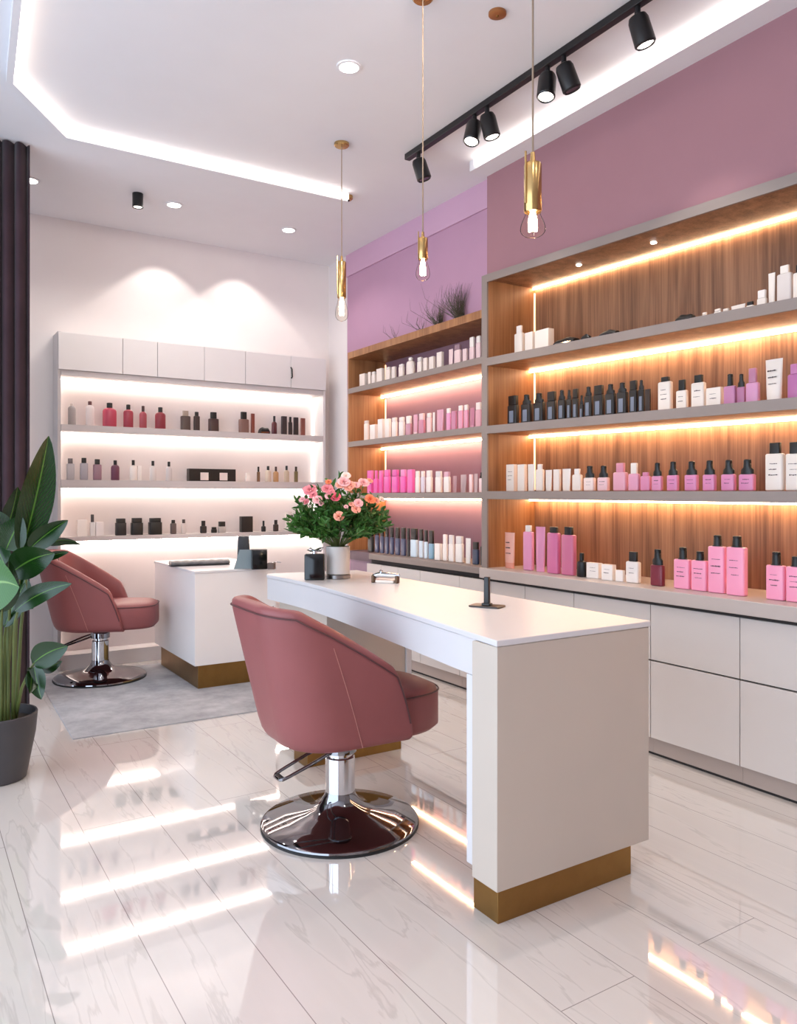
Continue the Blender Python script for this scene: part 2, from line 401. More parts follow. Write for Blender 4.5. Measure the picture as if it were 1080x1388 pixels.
# pendants
def pendant(px, d, ysock, ysplit, ybulb, label, s=1.0, canopy=True):
    rx, ry = ray(px); x, y = rx*d, ry*d
    z = lambda py: CAMZ + (HZ - py)*d/F
    t = thing('pendant_light', label, 'pendant light', (x, y, ZC), group='brass pendant lights with clear bulbs')
    zs, zm, zb = z(ysock) - ZC, z(ysplit) - ZC, z(ybulb) - ZC
    MB().lathe([(.042, 0), (.042, -.012), (.036, -.018), (.006, -.02)], 28).build('canopy', M['brass_lamp'], t)
    MB().tube([(0, 0, -.018), (0, 0, (zs - .02)*.5), (0, 0, zs)], .0028, 6).build('cord', mat('linen_cord', (150, 128, 108), .8), t)
    R = .024*s
    MB().lathe([(.006*s, zs + .03*s), (.008*s, zs + .004), (R*.92, zs), (R, zs - .004), (R, zm + .003), (R*.93, zm), (R*.6, zm)], 28).build('socket', M['brass_lamp'], t)
    MB().tube([(-R*1.06, 0, zs + .028*s), (-R*1.06, 0, zm + .02)], .003*s, 8).build('clip_rod', M['brass_lamp'], t)
    H = zm - zb; prof = []
    for i in range(15):
        k = i/14
        rr = R*(.80 + .62*math.sin(min(1, k*1.45)*PI/2)**1.5) if k < .69 else R*1.42*math.sqrt(max(0, 1 - ((k - .69)/.31)**2))
        prof.append((max(rr, .001), zm - H*k))
    MB().lathe(prof, 28, cap0=False).build('bulb', M['bulb'], t)
    f = MB()
    for k in range(4):
        a = k*PI/2
        f.tube([(.004*s*math.cos(a), .004*s*math.sin(a), zm - .004), (.010*s*math.cos(a), .010*s*math.sin(a), zm - H*.35), (.010*s*math.cos(a), .010*s*math.sin(a), zm - H*.72)], .0050*s, 8)
    f.build('filament', M['fil'], t)
    l = bpy.data.lights.new('bulb_lamp', 'POINT'); l.energy = 3; l.color = (1, .75, .45); l.shadow_soft_size = .02
    o = bpy.data.objects.new('bulb_lamp', l); col.objects.link(o); o.location = (x, y, ZC + zb - .03)
pendant(722, 2.10, 222, 288, 322, 'largest brass pendant light with clear bulb, in front of the mauve bulkhead', 1.0)
pendant(573, 3.05, 323, 352, 381, 'brass pendant light hanging before the far mauve wall, middle of three', .82)
pendant(463, 4.33, 355, 404, 436, 'brass pendant light hanging before the white back corner', 1.05)
t = thing('ceiling_rose', 'small flat copper disc on the ceiling beside the black track', 'ceiling rose', tuple(P(674, 17, 1.96*F/655)[:2]) + (ZC,))
MB().lathe([(.036, 0), (.036, -.01), (.028, -.014), (.004, -.014)], 28).build('cover_plate', mat('copper_disc', (168, 112, 68), .4, metal=.6), t)
MB().lathe([(.006, -.014), (.005, -.018)], 10).build('screw', M['brass'], t)
t = thing('ceiling_sensor', 'tiny brass fitting on the ceiling at the end of the angled cove', 'ceiling fitting', (2.45, 4.47, ZC))
MB().lathe([(.03, 0), (.03, -.02), (.02, -.03), (.004, -.03)], 20).build('housing', M['brass_lamp'], t)
MB().lathe([(.012, -.03), (.006, -.037)], 12).build('sensor_eye', M['black_gloss'], t)

# ------------------------------------------------------------------ shelving on the right wall
# walnut bay: shelf tops sag very slightly towards the near end
Y0, Y1 = .60, 3.63
def zl(zl_, zr_): return lambda y: zl_ + (zr_ - zl_)*(3.63 - y)/(3.63 - 1.717)
S1, S2, S3, ST = zl(2.011, 1.963), zl(1.611, 1.579), zl(1.226, 1.217), zl(2.505, 2.446)
XF, XK = 2.91, 3.28
ORG = (XF, 2.1, 0)
bay = thing('walnut_shelving', 'long walnut backed shelving bay with three lit shelves under the bulkhead', 'shelving', ORG)
B(XK, XK + .02, Y0, Y1, .775, 2.53).build('back_panel', M['walnut'], bay, ORG, smooth=False)
B(XF, XK, Y1 - .03, Y1, .775, 2.51).build('side_panel', M['oak'], bay, ORG, smooth=False)
B(XF, XK, Y0, Y0 + .03, .775, 2.45).build('side_panel', M['oak'], bay, ORG, smooth=False)
B(XF - .012, XF, Y1 - .038, Y1 + .012, .775, 2.505).build('front_post', M['taupe'], bay, ORG, smooth=False)
MB().slope_box(XF, XK, Y0 + .03, Y1 - .03, ST(Y0), ST(Y1), .03).build('top_board', M['walnut'], bay, ORG, smooth=False)
MB().slope_box(XF - .012, XF, Y0, Y1 - .038, ST(Y0), ST(Y1), .045).build('fascia', M['taupe'], bay, ORG, smooth=False)
for fz in (S1, S2, S3):
    sh = MB().slope_box(XF, XK, Y0 + .03, Y1 - .03, fz(Y0), fz(Y1), .044).build('shelf', M['oak'], bay, ORG, smooth=False)
    MB().slope_box(XF - .014, XF, Y0 + .03, Y1 - .032, fz(Y0) + .001, fz(Y1) + .001, .046).build('shelf_edge', M['taupe'], sh, smooth=False, org=ORG)
for fz, t_ in ((S1, .044), (S2, .044), (S3, .044), (ST, .03)):
    thin = fz is ST
    MB().slope_box(XK - (.020 if thin else .050), XK - (.010 if thin else .030), Y0 + .05, Y1 - .034, fz(Y0) - t_ - .001, fz(Y1) - t_ - .001, .008 if thin else .012).build('light_strip', M['led_warm'], bay, ORG, smooth=False)
for a, b in ((ST, S1), (S1, S2), (S2, S3)):
    B(XK - .008, XK - .001, Y1 - .038, Y1 - .031, b(Y1) + .01, a(Y1) - .06).build('corner_light_strip', emit('soft_warm_led', (1, .66, .36), 1.6), bay, ORG, smooth=False)
for y in (3.05, 2.55):
    MB().lathe([(.014, 0), (.014, -.004), (.006, -.006)], 14, (3.1 - ORG[0], y - ORG[1], ST(y) - .03)).build('puck_light', M['lens'], bay)

# mauve bay
G1, G2, G3 = 2.04, 1.622, 1.22
XG, XH, YA, YE = 2.96, 3.30, 3.645, 5.41
ORG2 = (XG, 4.5, 0)
bay2 = thing('mauve_shelving', 'mauve backed shelving bay with oak side and three lit shelves, in the far corner', 'shelving', ORG2)
B(XH, XH + .02, YA, YE, .77, 2.33).build('back_panel', M['mauve_deep'], bay2, ORG2, smooth=False)
B(XG, XH, YE - .02, YE, .77, 2.33).build('side_panel', M['oak'], bay2, ORG2, smooth=False)
B(XG, XH, YA, YA + .02, .77, 2.33).build('side_panel', M['oak'], bay2, ORG2, smooth=False)
B(XG, XH, YA + .02, YE - .02, 2.28, 2.33).build('top_board', M['oak'], bay2, ORG2, smooth=False)
for z in (G1, G2, G3):
    sh = B(XG, XH, YA + .02, YE - .02, z - .038, z).build('shelf', M['oak'], bay2, ORG2, smooth=False)
    B(XG - .012, XG, YA + .02, YE - .022, z - .039, z + .001).build('shelf_edge', M['taupe'], sh, ORG2, smooth=False)
    B(XH - .05, XH - .03, YA + .03, YE - .03, z - .052, z - .040).build('light_strip', M['led_warm'], bay2, ORG2, smooth=False)
for a, b in ((2.28, G1), (G1 - .04, G2), (G2 - .04, G3)):
    B(XH - .008, XH - .001, YE - .029, YE - .022, b + .01, a - .02).build('corner_light_strip', bpy.data.materials['soft_warm_led'], bay2, ORG2, smooth=False)

# counter slabs and base cabinets
t = thing('counter_top', 'pale taupe counter slab running under the walnut shelving', 'counter', (3.0, 2.1, .775))
B(2.87, XR - .17, Y0, 3.63, .716, .775).build('slab', M['counter'], t, (3.0, 2.1, .775), bevel=.003)
B(2.90, 2.92, Y0, 3.63, .700, .716).build('shadow_gap', M['gap'], t, (3.0, 2.1, .775), smooth=False)
t = thing('counter_top', 'taupe ledge slab under the mauve shelving', 'counter', (3.0, 4.4, .77))
B(2.925, XH, 3.645, 5.02, .728, .769).build('slab', M['taupe'], t, (3.0, 4.4, .77), bevel=.003)
B(2.95, 2.96, 3.645, 5.02, .702, .728).build('shadow_gap', M['gap'], t, (3.0, 4.4, .77), smooth=False)
t = thing('end_block', 'low mauve boxed end beside the flower vase, under the mauve shelving', 'end panel', (3.1, 5.2, 0))
B(2.985, XH, 5.025, 5.41, 0, .70).build('panel', mat('greyed_mauve_panel', (142, 118, 136), .6), t, (3.1, 5.2, 0), smooth=False)
B(2.975, XH, 5.025, 5.41, .70, .768).build('cap', mat('dark_mauve_cap', (98, 80, 90), .6), t, (3.1, 5.2, 0), smooth=False)
seams = [5.02, 4.81, 4.59, 4.31, 3.873, 3.565, 3.27, 2.897, 2.41, 1.955, 1.5, 1.05, .60]
ordn = ['first', 'second', 'third', 'fourth', 'fifth', 'sixth', 'seventh', 'eighth', 'ninth', 'tenth', 'eleventh', 'twelfth', 'thirteenth', 'fourteenth', 'fifteenth', 'sixteenth', 'seventeenth', 'eighteenth']
for i, (a, b) in enumerate(zip(seams, seams[1:])):
    o3 = (2.93, (a + b)/2, 0)
    c = thing('base_cabinet', 'white handleless base cabinet under the counter, %s from the far mauve end' % ordn[i], 'cabinet', o3, group='white base cabinets along the right wall')
    B(2.93, 3.27, b + .001, a - .001, .09, .70).build('carcass', M['gap'], c, o3, smooth=False)
    B(2.908, 2.929, b + .002, a - .002, .445, .698).build('drawer_front', M['cab_white'], c, o3, bevel=.0015)
    B(2.908, 2.929, b + .002, a - .002, .085, .438).build('door', M['cab_white'], c, o3, bevel=.0015)
    B(2.93, 2.95, b + .0005, a - .0005, .012, .09).build('kick_board', M['kick'], c, o3, smooth=False)
    B(2.935, 2.952, b + .0005, a - .0005, 0, .012).build('foot_strip', M['gap'], c, o3, smooth=False)

# ------------------------------------------------------------------ white shelving unit on the back wall
UX0, UX1, UY, UYB = .884, 2.927, 5.73, 5.925
ORG3 = (1.9, UY, 0)
un = thing('wall_shelving_unit', 'wide white lit shelving unit with cupboards on top, against the back wall', 'shelving', ORG3)
B(UX0 + .02, UX1 - .02, UYB - .015, UYB, .10, 2.30).build('back_panel', M['wall_white'], un, ORG3, smooth=False)
B(UX0, UX0 + .022, UY, UYB, 0, 2.325).build('side_panel', M['unit_grey'], un, ORG3, bevel=.002)
B(UX1 - .022, UX1, UY, UYB, 0, 2.325).build('side_panel', M['unit_white'], un, ORG3, bevel=.002)
B(UX0 + .022, UX1 - .022, UY, UYB, 2.31, 2.325).build('top_board', M['unit_white'], un, ORG3, smooth=False)
B(UX0 + .022, UX1 - .022, UY - .008, UYB - .015, 2.025, 2.062).build('cupboard_floor', M['unit_grey'], un, ORG3, smooth=False)
xs = [UX0 + .002] + [ray(p_)[0]*on_y(p_, UY) for p_ in (165.5, 212.6, 276, 331.5, 393)] + [UX1 - .002]
for i, (a, b) in enumerate(zip(xs, xs[1:])):
    dr = B(a + .0015, b - .0015, UY - .018, UY - .002, 2.064, 2.318).build('cupboard_door', M['unit_white'], un, ORG3, bevel=.0015)
    if i == 5:
        MB().tube([(a + .0 - ORG3[0], -.018, 2.225), (a + .0 - ORG3[0], -.036, 2.21), (a + .006 - ORG3[0], -.03, 2.15), (a + .004 - ORG3[0], -.018, 2.14)], .006, 8).build('handle', M['black'], dr)
for z, t_ in ((1.69, .045), (1.31, .056), (.915, .03)):
    B(UX0 + .022, UX1 - .022, UY - .006, UYB - .015, z - t_, z).build('shelf', M['unit_grey'], un, ORG3, smooth=False)
    B(UX0 + .03, UX1 - .06, UYB - .05, UYB - .03, z - t_ - .012, z - t_ - .001).build('light_strip', M['led_w'] if z > 1 else emit('bright_white_led_strip', (1, .88, .8), 30), un, ORG3, smooth=False)
B(UX0 + .03, UX1 - .06, UYB - .05, UYB - .03, 2.012, 2.024).build('light_strip', M['led_w'], un, ORG3, smooth=False)
for x in (UX0 + .024, UX1 - .034):
    B(x, x + .01, UYB - .03, UYB - .018, .14, 2.0).build('corner_light_strip', emit('soft_white_led', (1, .88, .78), 3.5), un, ORG3, smooth=False)
B(UX0 + .022, UX1 - .022, UY + .02, UYB - .015, 0, .10).build('plinth', M['unit_white'], un, ORG3, smooth=False)

# ------------------------------------------------------------------ desks
D1 = (1.7, 2.6, 0)
desk = thing('reception_desk', 'long white gloss manicure desk with beige end panel and brass plinth', 'desk', D1)
left = []
ctrl = [(1.38, 1.668), (1.50, 2.576), (1.562, 3.21), (1.556, 3.70)]
def bez(k):     # smooth edge through the measured points
    for (a, b, c_, d_) in ((0, 0, 1, 2), (0, 1, 2, 3), (1, 2, 3, 3)):
        pass
    seg = min(int(k*3), 2); u = k*3 - seg
    p = [ctrl[max(seg-1, 0)], ctrl[seg], ctrl[seg+1], ctrl[min(seg+2, 3)]]
    return tuple(.5*((2*p[1][i]) + (-p[0][i]+p[2][i])*u + (2*p[0][i]-5*p[1][i]+4*p[2][i]-p[3][i])*u*u + (-p[0][i]+3*p[1][i]-3*p[2][i]+p[3][i])*u**3) for i in (0, 1))
left = [bez(k/18) for k in range(19)]
top = left + [(1.575, 3.735), (1.61, 3.74), (2.06, 3.66), (2.015, 1.668)]
MB().prism(top, .782, .80).build('tabletop', M['desk_white'], desk, D1, bevel=.003, smooth=False)
ap = MB()
lc = [(1.400, 1.786)] + [q_ for q_ in left if q_[1] > 1.80]
inner = [(x + .03, y) for x, y in lc]; outer = [(x + .004, y) for x, y in lc]
ap.loft([[(o[0], o[1], .675), (i_[0], i_[1], .675), (i_[0], i_[1], .781), (o[0], o[1], .781)] for o, i_ in zip(outer, inner)])
ap.build('apron', M['desk_white'], desk, D1, smooth=False)
B(2.005, 2.03, 1.83, 3.12, .675, .781).build('rear_apron', M['desk_white'], desk, D1, smooth=False)
B(1.385, 2.010, 1.672, 1.785, .10, .781).build('end_panel', M['desk_beige'], desk, D1, bevel=.002)
B(1.404, 2.008, 1.786, 1.836, .118, .674).build('inner_frame', M['desk_white'], desk, D1, bevel=.002)
B(1.60, 2.02, 3.12, 3.64, .085, .781).build('pedestal', M['desk_beige'], desk, D1, bevel=.002)
B(2.021, 2.05, 3.11, 3.60, .085, .781).build('pedestal_lit_side', M['desk_white'], desk, D1, bevel=.002)  # white strip paints the shelf light on the pedestal's right side
B(1.403, 1.947, 1.69, 1.80, 0, .10).build('plinth', M['brass'], desk, D1, bevel=.001)
B(1.50, 1.99, 3.11, 3.25, 0, .085).build('plinth', M['brass'], desk, D1, bevel=.001)

RUGZ = .007
t = MB(); t.prism([(.70, 4.085), (2.75, 4.06), (2.75, 5.60), (.74, 5.60)], 0.0005, RUGZ)
tag(t.build('area_rug', M['rug'], smooth=False), 'pale grey woven rug under the far desk and chair', 'rug')
D2 = (1.76, 5.1, RUGZ)
desk2 = thing('manicure_desk', 'small boxy white desk with brass plinth standing on the grey rug', 'desk', D2)
B(1.505, 2.04, 4.70, 5.60, .152, .722).build('body', M['desk_white'] if False else mat('satin_white_desk', (226, 222, 221), .3, var=.01), desk2, D2, bevel=.002)
B(1.50, 2.045, 4.695, 5.605, .722, .737).build('tabletop', M['desk_white'], desk2, D2, bevel=.002)
B(1.533, 2.0, 4.722, 5.54, RUGZ, .152).build('plinth', M['brass'], desk2, D2, bevel=.001)

# ------------------------------------------------------------------ salon chair (forward = +x)
def chair(label, loc, rz):
    t = thing('salon_chair', label, 'chair', loc, rz, 'rose salon chairs')
    def plan(z):
        k = (z - .34)/.49
        return .235 + .045*k, .265 + .105*k, .165        # half width, rearward reach, corner radius
    def col_pt(s, z, ins=0.0):
        """a point of the U-shaped plan at height z; s in [-1, 1], 0 = middle of the back"""
        w_, b_, r_ = plan(z); w_ -= ins; b_ -= ins*1.15; r_ = max(r_ - ins*.6, .05)
        xf = .175
        # lengths of straight back half, arc, side
        l0 = w_ - r_; l1 = PI/2*r_; l2 = xf + b_ - r_
        sg = 1 if s >= 0 else -1; a = abs(s)
        if a < .22: x, y = -b_, l0*a/.22
        elif a < .50:
            q = (a - .22)/.28*PI/2
            x, y = -b_ + r_ - r_*math.cos(q), l0 + r_*math.sin(q)
        else: x, y = -b_ + r_ + l2*(a - .50)/.50, w_
        return x, sg*y
    def ztop(s):
        x = col_pt(s, .6)[0]
        if x < -.24: z = .838
        else:
            k = (x + .24)/.35
            z = .838 - .250*min(k, 1)
            z += .012*math.exp(-((k - .0)/.12)**2)*0
        if x > .095:
            q = min((x - .095)/.08, 1); z = .588 - .232*q**1.25
        # soften the kink at the back corner
        if -.33 < x < -.15:
            q = (x + .33)/.18; z -= .010*math.sin(q*PI)
        return max(z, .352)
    ns = 64
    ss = [-1 + 2*i/ns for i in range(ns + 1)]
    shell = MB(); cols = []
    for s in ss:
        zt = ztop(s); th = .05 if abs(s) > .4 else .05 + .02*(1 - abs(s)/.4)
        c = []
        for z, ins in ((.326, .09), (.328, .045), (.335, .018), (.352, .0)):
            x, y = col_pt(s, z, ins); c.append((x, y, min(z, zt)))
        for k in (.2, .4, .6, .8, .93):
            z = .352 + (zt - .352)*k; x, y = col_pt(s, z); c.append((x, y, z))
        x, y = col_pt(s, zt, .004); c.append((x, y, zt - .006 if zt > .37 else zt))
        x, y = col_pt(s, zt, th*.35); c.append((x, y, zt + .004))
        x, y = col_pt(s, zt, th*.8); c.append((x, y, zt - .001))
        zi = zt - .02 if zt > .40 else zt
        x, y = col_pt(s, zi, th); c.append((x, y, max(zi, .35)))
        for k in (.3, .6, .9):
            z = max(zi - (zi - .40)*k, .345) if zi > .40 else .345
            x, y = col_pt(s, z, th + .012*math.sin(k*PI)); c.append((x, y, z))
        cols.append(c)
    shell.loft(cols, True, True, closed=False)
    # closing the underside
    shell.build('shell', M['leather'], t, sub=1)
    bt = MB(); lp = []
    for s in ss: x, y = col_pt(s, .33, .05); lp.append((x, y))
    bt.prism(lp, .3265, .36); bt.build('underside', M['leather'], t, smooth=False)
    # piping just under the rolled edge
    pts = []
    for s in ss[1:-1]:
        zt = ztop(s); z = max(zt - .026, .36); x, y = col_pt(s, z, -.001); pts.append((x, y, z))
    MB().tube(pts, .0032, 6).build('piping', M['leather_seam'], t)
    for s0 in (-.60, .60):
        zt = ztop(s0); pts = []
        for k in range(9):
            z = .345 + (zt - .03 - .345)*k/8; x, y = col_pt(s0 + (.08 if s0 < 0 else -.08)*(k/8 - .3)*1.2, z, -.0006); pts.append((x, y, z))
        MB().tube(pts, .0016, 5).build('side_seam', M['stitch'], t)
    for s0 in (-.12, .12):
        pts = []
        for k in range(8):
            z = .52 + .30*k/7; x, y = col_pt(s0, z, .078); pts.append((x, y, z))
        MB().tube(pts, .0022, 5).build('back_seam', M['leather_seam'], t)
    # seat cushion
    def seat_loop(z, ins, n=40):
        L = []
        for i in range(n):
            a = 2*PI*i/n; ca, sa = math.cos(a), math.sin(a)
            ex = .62 if ca > 0 else .5
            x = .05 + (.30 - ins)*math.copysign(abs(ca)**ex, ca)*(1.05 if ca > 0 else .88); y = (.213 - ins)*math.copysign(abs(sa)**.6, sa)
            L.append((x, y, z))
        return L
    c = MB(); c.loft([seat_loop(.334, .05), seat_loop(.338, .018), seat_loop(.356, .0), seat_loop(.47, .0), seat_loop(.488, .008), seat_loop(.499, .03), seat_loop(.503, .08), seat_loop(.505, .15)])
    cu = c.build('seat_cushion', M['leather'], t, angle=1.2)
    MB().tube(seat_loop(.481, -.0006) + [seat_loop(.481, -.0006)[0]], .003, 6).build('piping', M['leather_seam'], cu)
    # pump column and base
    MB().lathe([(.054, .05), (.054, .245), (.050, .25), (.047, .25), (.047, .262)], 32).build('column', M['chrome'], t)
    MB().lathe([(.044, .262), (.060, .264), (.060, .30), (.054, .312), (.052, .327)], 32).build('collar', M['chrome_dark'], t)
    MB().lathe([(.283, .006), (.287, .010), (.286, .016), (.278, .021), (.20, .036), (.13, .051), (.092, .066), (.070, .086), (.0565, .108), (.0545, .12)], 64).build('base_disc', M['chrome_dark'], t)
    MB().lathe([(.27, 0), (.289, .0), (.289, .009), (.27, .009)], 64, cap0=True).build('rubber_ring', M['rubber'], t)
    lv = [(-.05, .028, .285), (-.12, .03, .262), (-.215, .034, .222), (-.238, .032, .212), (-.246, .02, .209), (-.246, -.02, .209), (-.238, -.034, .212), (-.215, -.036, .219), (-.12, -.034, .25), (-.05, -.03, .275)]
    MB().tube(lv, .0062, 8).build('pump_lever', M['chrome_dark'], t)
    MB().rbox(.02, .06, .205, .216, .006, .002, c=(-.238, 0)).build('lever_pad', M['rubber'], t)
    return t
c1 = chair('rose leather salon chair tucked under the long desk', (1.351, 2.527, 0), math.radians(-2))
# the second chair: a copy with copies of its parts and sub-parts
c2 = c1.copy(); col.objects.link(c2)
c2.location = (1.087, 5.36, RUGZ); c2.rotation_euler = (0, 0, math.radians(-22)); c2['label'] = 'rose leather salon chair on the grey rug facing the small far desk'
for ch in list(c1.children):
    k = ch.copy(); col.objects.link(k); k.parent = c2
    for g in ch.children:
        q = g.copy(); col.objects.link(q); q.parent = k

# ------------------------------------------------------------------ curtain
m = MB(); n = 300
def curl(i, k):
    x = -.75 + 1.35*i/n
    a = 2*PI*x/.062
    y = 4.775 + .022*math.sin(a) + .008*math.sin(.43*a + 1) + .006*math.sin(a*.41)*k
    return (x + .010*math.sin(a*1.0 + .6)*(1 - .2*k), y, .012 + (ZC - .02)*k)
loops = [[curl(i, k/6) for i in range(n + 1)] for k in range(7)]
m.loft(loops, False, False, closed=False)
cur = m.build('curtain', M['curtain'], angle=3)
cur.modifiers.new('thick', 'SOLIDIFY').thickness = .004
tag(cur, 'dark plum floor length curtain hanging beside the potted plant', 'curtain')

# ------------------------------------------------------------------ big potted plant
PX, PY = .335, 3.70
pl = thing('potted_plant', 'tall leafy green plant in a charcoal pot before the curtain', 'potted plant', (PX, PY, 0))
MB().lathe([(.105, 0), (.112, .004), (.148, .19), (.156, .275), (.153, .280), (.148, .278), (.142, .235)], 40).build('pot', M['pot'], pl)
MB().lathe([(.1435, .240), (.10, .250), (.02, .254)], 32).build('soil', M['soil'], pl)
ORGP = Vector((PX, PY, 0))
def leaf(base, tip, wid, bend, mt, roll=0.0, fold=.25, stem_from=None, wav=.0):
    base, tip = Vector(base) - ORGP, Vector(tip) - ORGP
    ax = tip - base; ln = ax.length; t_ = ax.normalized()
    view = (Vector((0, 0, 1.2)) - ORGP - (base + tip)/2).normalized()
    side = t_.cross(view).normalized()
    side = Matrix.Rotation(roll, 3, t_) @ side
    nrm = side.cross(t_).normalized()
    m = MB(); nu, nv = 6, 16
    uvs = {}
    rows = []
    for j in range(nv + 1):
        v = j/nv
        cpos = base + ax*v + Vector((0, 0, 1))*bend*ln*4*v*(1 - v)*.5 + nrm*(.05*ln*math.sin(v*PI))
        hw = wid*.5*(math.sin(PI*min(v**.78, 1)) ** .75 if 0 < v < 1 else 0) + .0015
        row = []
        for i in range(nu + 1):
            u = i/nu*2 - 1
            p = cpos + side*hw*u + nrm*(abs(u)**1.3*hw*fold) + nrm*wav*hw*math.sin(v*22 + 2*u)*abs(u)
            vv = m.bm.verts.new(p); uvs[vv] = (i/nu, v); row.append(vv)
        rows.append(row)
    uvl = m.bm.loops.layers.uv.new('UVMap')
    for a, b in zip(rows, rows[1:]):
        for i in range(nu):
            f = m.bm.faces.new((a[i], a[i+1], b[i+1], b[i]))
            for lp in f.loops: lp[uvl].uv = uvs[lp.vert]
    o = m.build('leaf', mt, pl, angle=3)
    if stem_from is not None:
        s0 = Vector(stem_from) - ORGP; mid = (s0*.45 + base*.55) + Vector((s0.x - base.x, s0.y - base.y, 0))*.15
        pts = [s0 + (mid - s0)*k/4 for k in range(4)] + [mid + (base - mid)*k/4 for k in range(4)] + [base + ax*.06]
        MB().tube(pts, [.0085 - .004*k/8 for k in range(9)], 8).build('stem', M['stem'], o)
    return o
d0 = 3.28
def soilp(a, r=.07): return (PX + r*math.cos(a), PY + r*math.sin(a), .248)
Lf, Ll = M['leaf'], M['leaf_light']
leaf(P(29, 752, 3.25), P(66, 591, 3.30), .135, .02, Lf, .25, .3, soilp(.5))
leaf(P(16, 785, 3.30), P(-22, 690, 3.32), .11, .0, Lf, -.5, .3, soilp(2))
leaf(P(38, 742, 3.42), P(62, 648, 3.50), .085, .05, Lf, -.9, .5, soilp(1.2), .12)
leaf(P(36, 775, 3.45), P(52, 668, 3.48), .075, .0, Lf, 1.0, .5, soilp(1.5), .12)
leaf(P(40, 744, 3.20), P(92, 705, 3.16), .085, .10, Lf, .2, .35, soilp(0))
leaf(P(64, 738, 3.40), P(110, 738, 3.42), .05, .35, Lf, .9, .3, P(40, 748, 3.35))
leaf(P(14, 778, 3.08), P(74, 750, 3.05), .125, .18, Lf, .15, .2, soilp(5.2))
leaf(P(58, 758, 3.12), P(93, 748, 3.10), .032, .1, Lf, .3, .3)
leaf(P(20, 828, 3.05), P(97, 791, 3.02), .075, .12, Lf, -.2, .25, soilp(5.6))
leaf(P(-22, 800, 2.98), P(26, 796, 2.95), .21, .35, Ll, .1, .15, soilp(4.4))
leaf(P(44, 900, 3.10), P(92, 876, 3.06), .10, .16, Lf, .1, .2, soilp(5.9))
leaf(P(46, 904, 3.10), P(56, 948, 3.06), .075, .05, Lf, .3, .3)
leaf(P(42, 906, 3.12), P(40, 940, 3.02), .06, .05, Lf, -.7, .3)
leaf(P(52, 905, 3.14), P(84, 896, 3.12), .05, -.1, Lf, .5, .3)
leaf(P(10, 742, 3.35), P(-30, 690, 3.35), .13, .1, Lf, .3, .3, soilp(2.6))
leaf(P(8, 745, 3.25), P(30, 700, 3.22), .12, .0, Lf, -.2, .2)
leaf(P(12, 790, 3.3), P(45, 825, 3.28), .13, .2, Lf, .4, .2, soilp(1))
leaf(P(0, 740, 3.5), P(24, 660, 3.5), .12, .0, Lf, .6, .2, soilp(1.9))
leaf(P(-8, 770, 3.3), P(-70, 720, 3.2), .14, .2, Lf, .3, .25, soilp(3.1))
leaf(P(-10, 830, 3.2), P(-80, 800, 3.1), .13, .2, Lf, -.3, .25, soilp(3.6))
leaf(P(-16, 740, 3.4), P(-60, 650, 3.4), .11, .05, Lf, -.3, .25, soilp(2.9))
leaf(P(2, 830, 3.1), P(12, 760, 3.02), .10, .0, Lf, .2, .2, soilp(4.8))
leaf(P(6, 850, 3.15), P(34, 790, 3.2), .09, .0, Lf, -.4, .2, soilp(5))

# ------------------------------------------------------------------ things on the desks
def vz(px, py, z=.80):      # where the photo's pixel meets a desk top
    d = (CAMZ - z)*F/(py - HZ); q = P(px, py, d); return (q.x, q.y, z), d
va = thing('flower_vase', 'white cylinder vase on a chrome foot, standing on the long desk', 'vase', (1.778, 3.348, .80))
MB().lathe([(.056, 0), (.062, .002), (.062, .018), (.054, .021)], 36).build('foot', mat('brushed_silver', (150, 144, 142), .28, metal=1.0), va)
MB().lathe([(.052, .02), (.057, .024), (.058, .15), (.058, .155), (.053, .155), (.050, .03)], 36).build('body', M['vase'], va)
# bouquet
bq = thing('flower_bouquet', 'bushy bouquet of pink and peach blossoms with dense green leaves', 'flowers', (1.778, 3.348, .84))
OB = Vector((1.778, 3.348, .84))
fol = MB(); st = MB(); rnd = random.Random(3)
def small_leaf(mb, p, dv, ln, wd):
    s = dv.cross(Vector((rnd.uniform(-1, 1), rnd.uniform(-1, 1), rnd.uniform(-.3, 1)))).normalized(); nn = s.cross(dv).normalized()
    pts = [p, p + dv*ln*.35 + s*wd*.5 + nn*ln*.05, p + dv*ln*.75 + s*wd*.38, p + dv*ln - nn*ln*.12, p + dv*ln*.75 - s*wd*.38, p + dv*ln*.35 - s*wd*.5 + nn*ln*.05]
    v = [mb.bm.verts.new(q) for q in pts]
    mb.face((v[0], v[1], v[2], v[3])); mb.face((v[0], v[3], v[4], v[5]))
for i in range(150):
    th = rnd.uniform(0, 2*PI); ph = math.acos(1 - rnd.random()*(1 - math.cos(math.radians(74))))
    dv = Vector((math.sin(ph)*math.cos(th), math.sin(ph)*math.sin(th), math.cos(ph)))
    R = 1/math.sqrt((math.sin(ph)/.255)**2 + (math.cos(ph)/.33)**2)*rnd.uniform(.72, 1.04)
    p0 = Vector((.03*math.cos(th)*math.sin(ph), .03*math.sin(th)*math.sin(ph), .05)); p1 = Vector((0, 0, .115)) + dv*R
    mid = Vector((dv.x*.045, dv.y*.045, .14)) + dv*R*.35
    st.tube([p0, Vector((dv.x*.035, dv.y*.035, .12)), mid, p1], .0016, 4)
    for k in range(14):
        q = .25 + .75*k/13
        pos = mid + (p1 - mid)*((q - .25)/.75)
        ldir = (dv*.7 + Vector((rnd.uniform(-1, 1), rnd.uniform(-1, 1), rnd.uniform(-.6, .8)))).normalized()
        small_leaf(fol, pos, ldir, rnd.uniform(.03, .055), rnd.uniform(.012, .02))
o = fol.build('foliage', M['bouquet_green'], bq, smooth=False); o['kind'] = 'stuff'
o = st.build('stems', M['stem'], bq); o['kind'] = 'stuff'
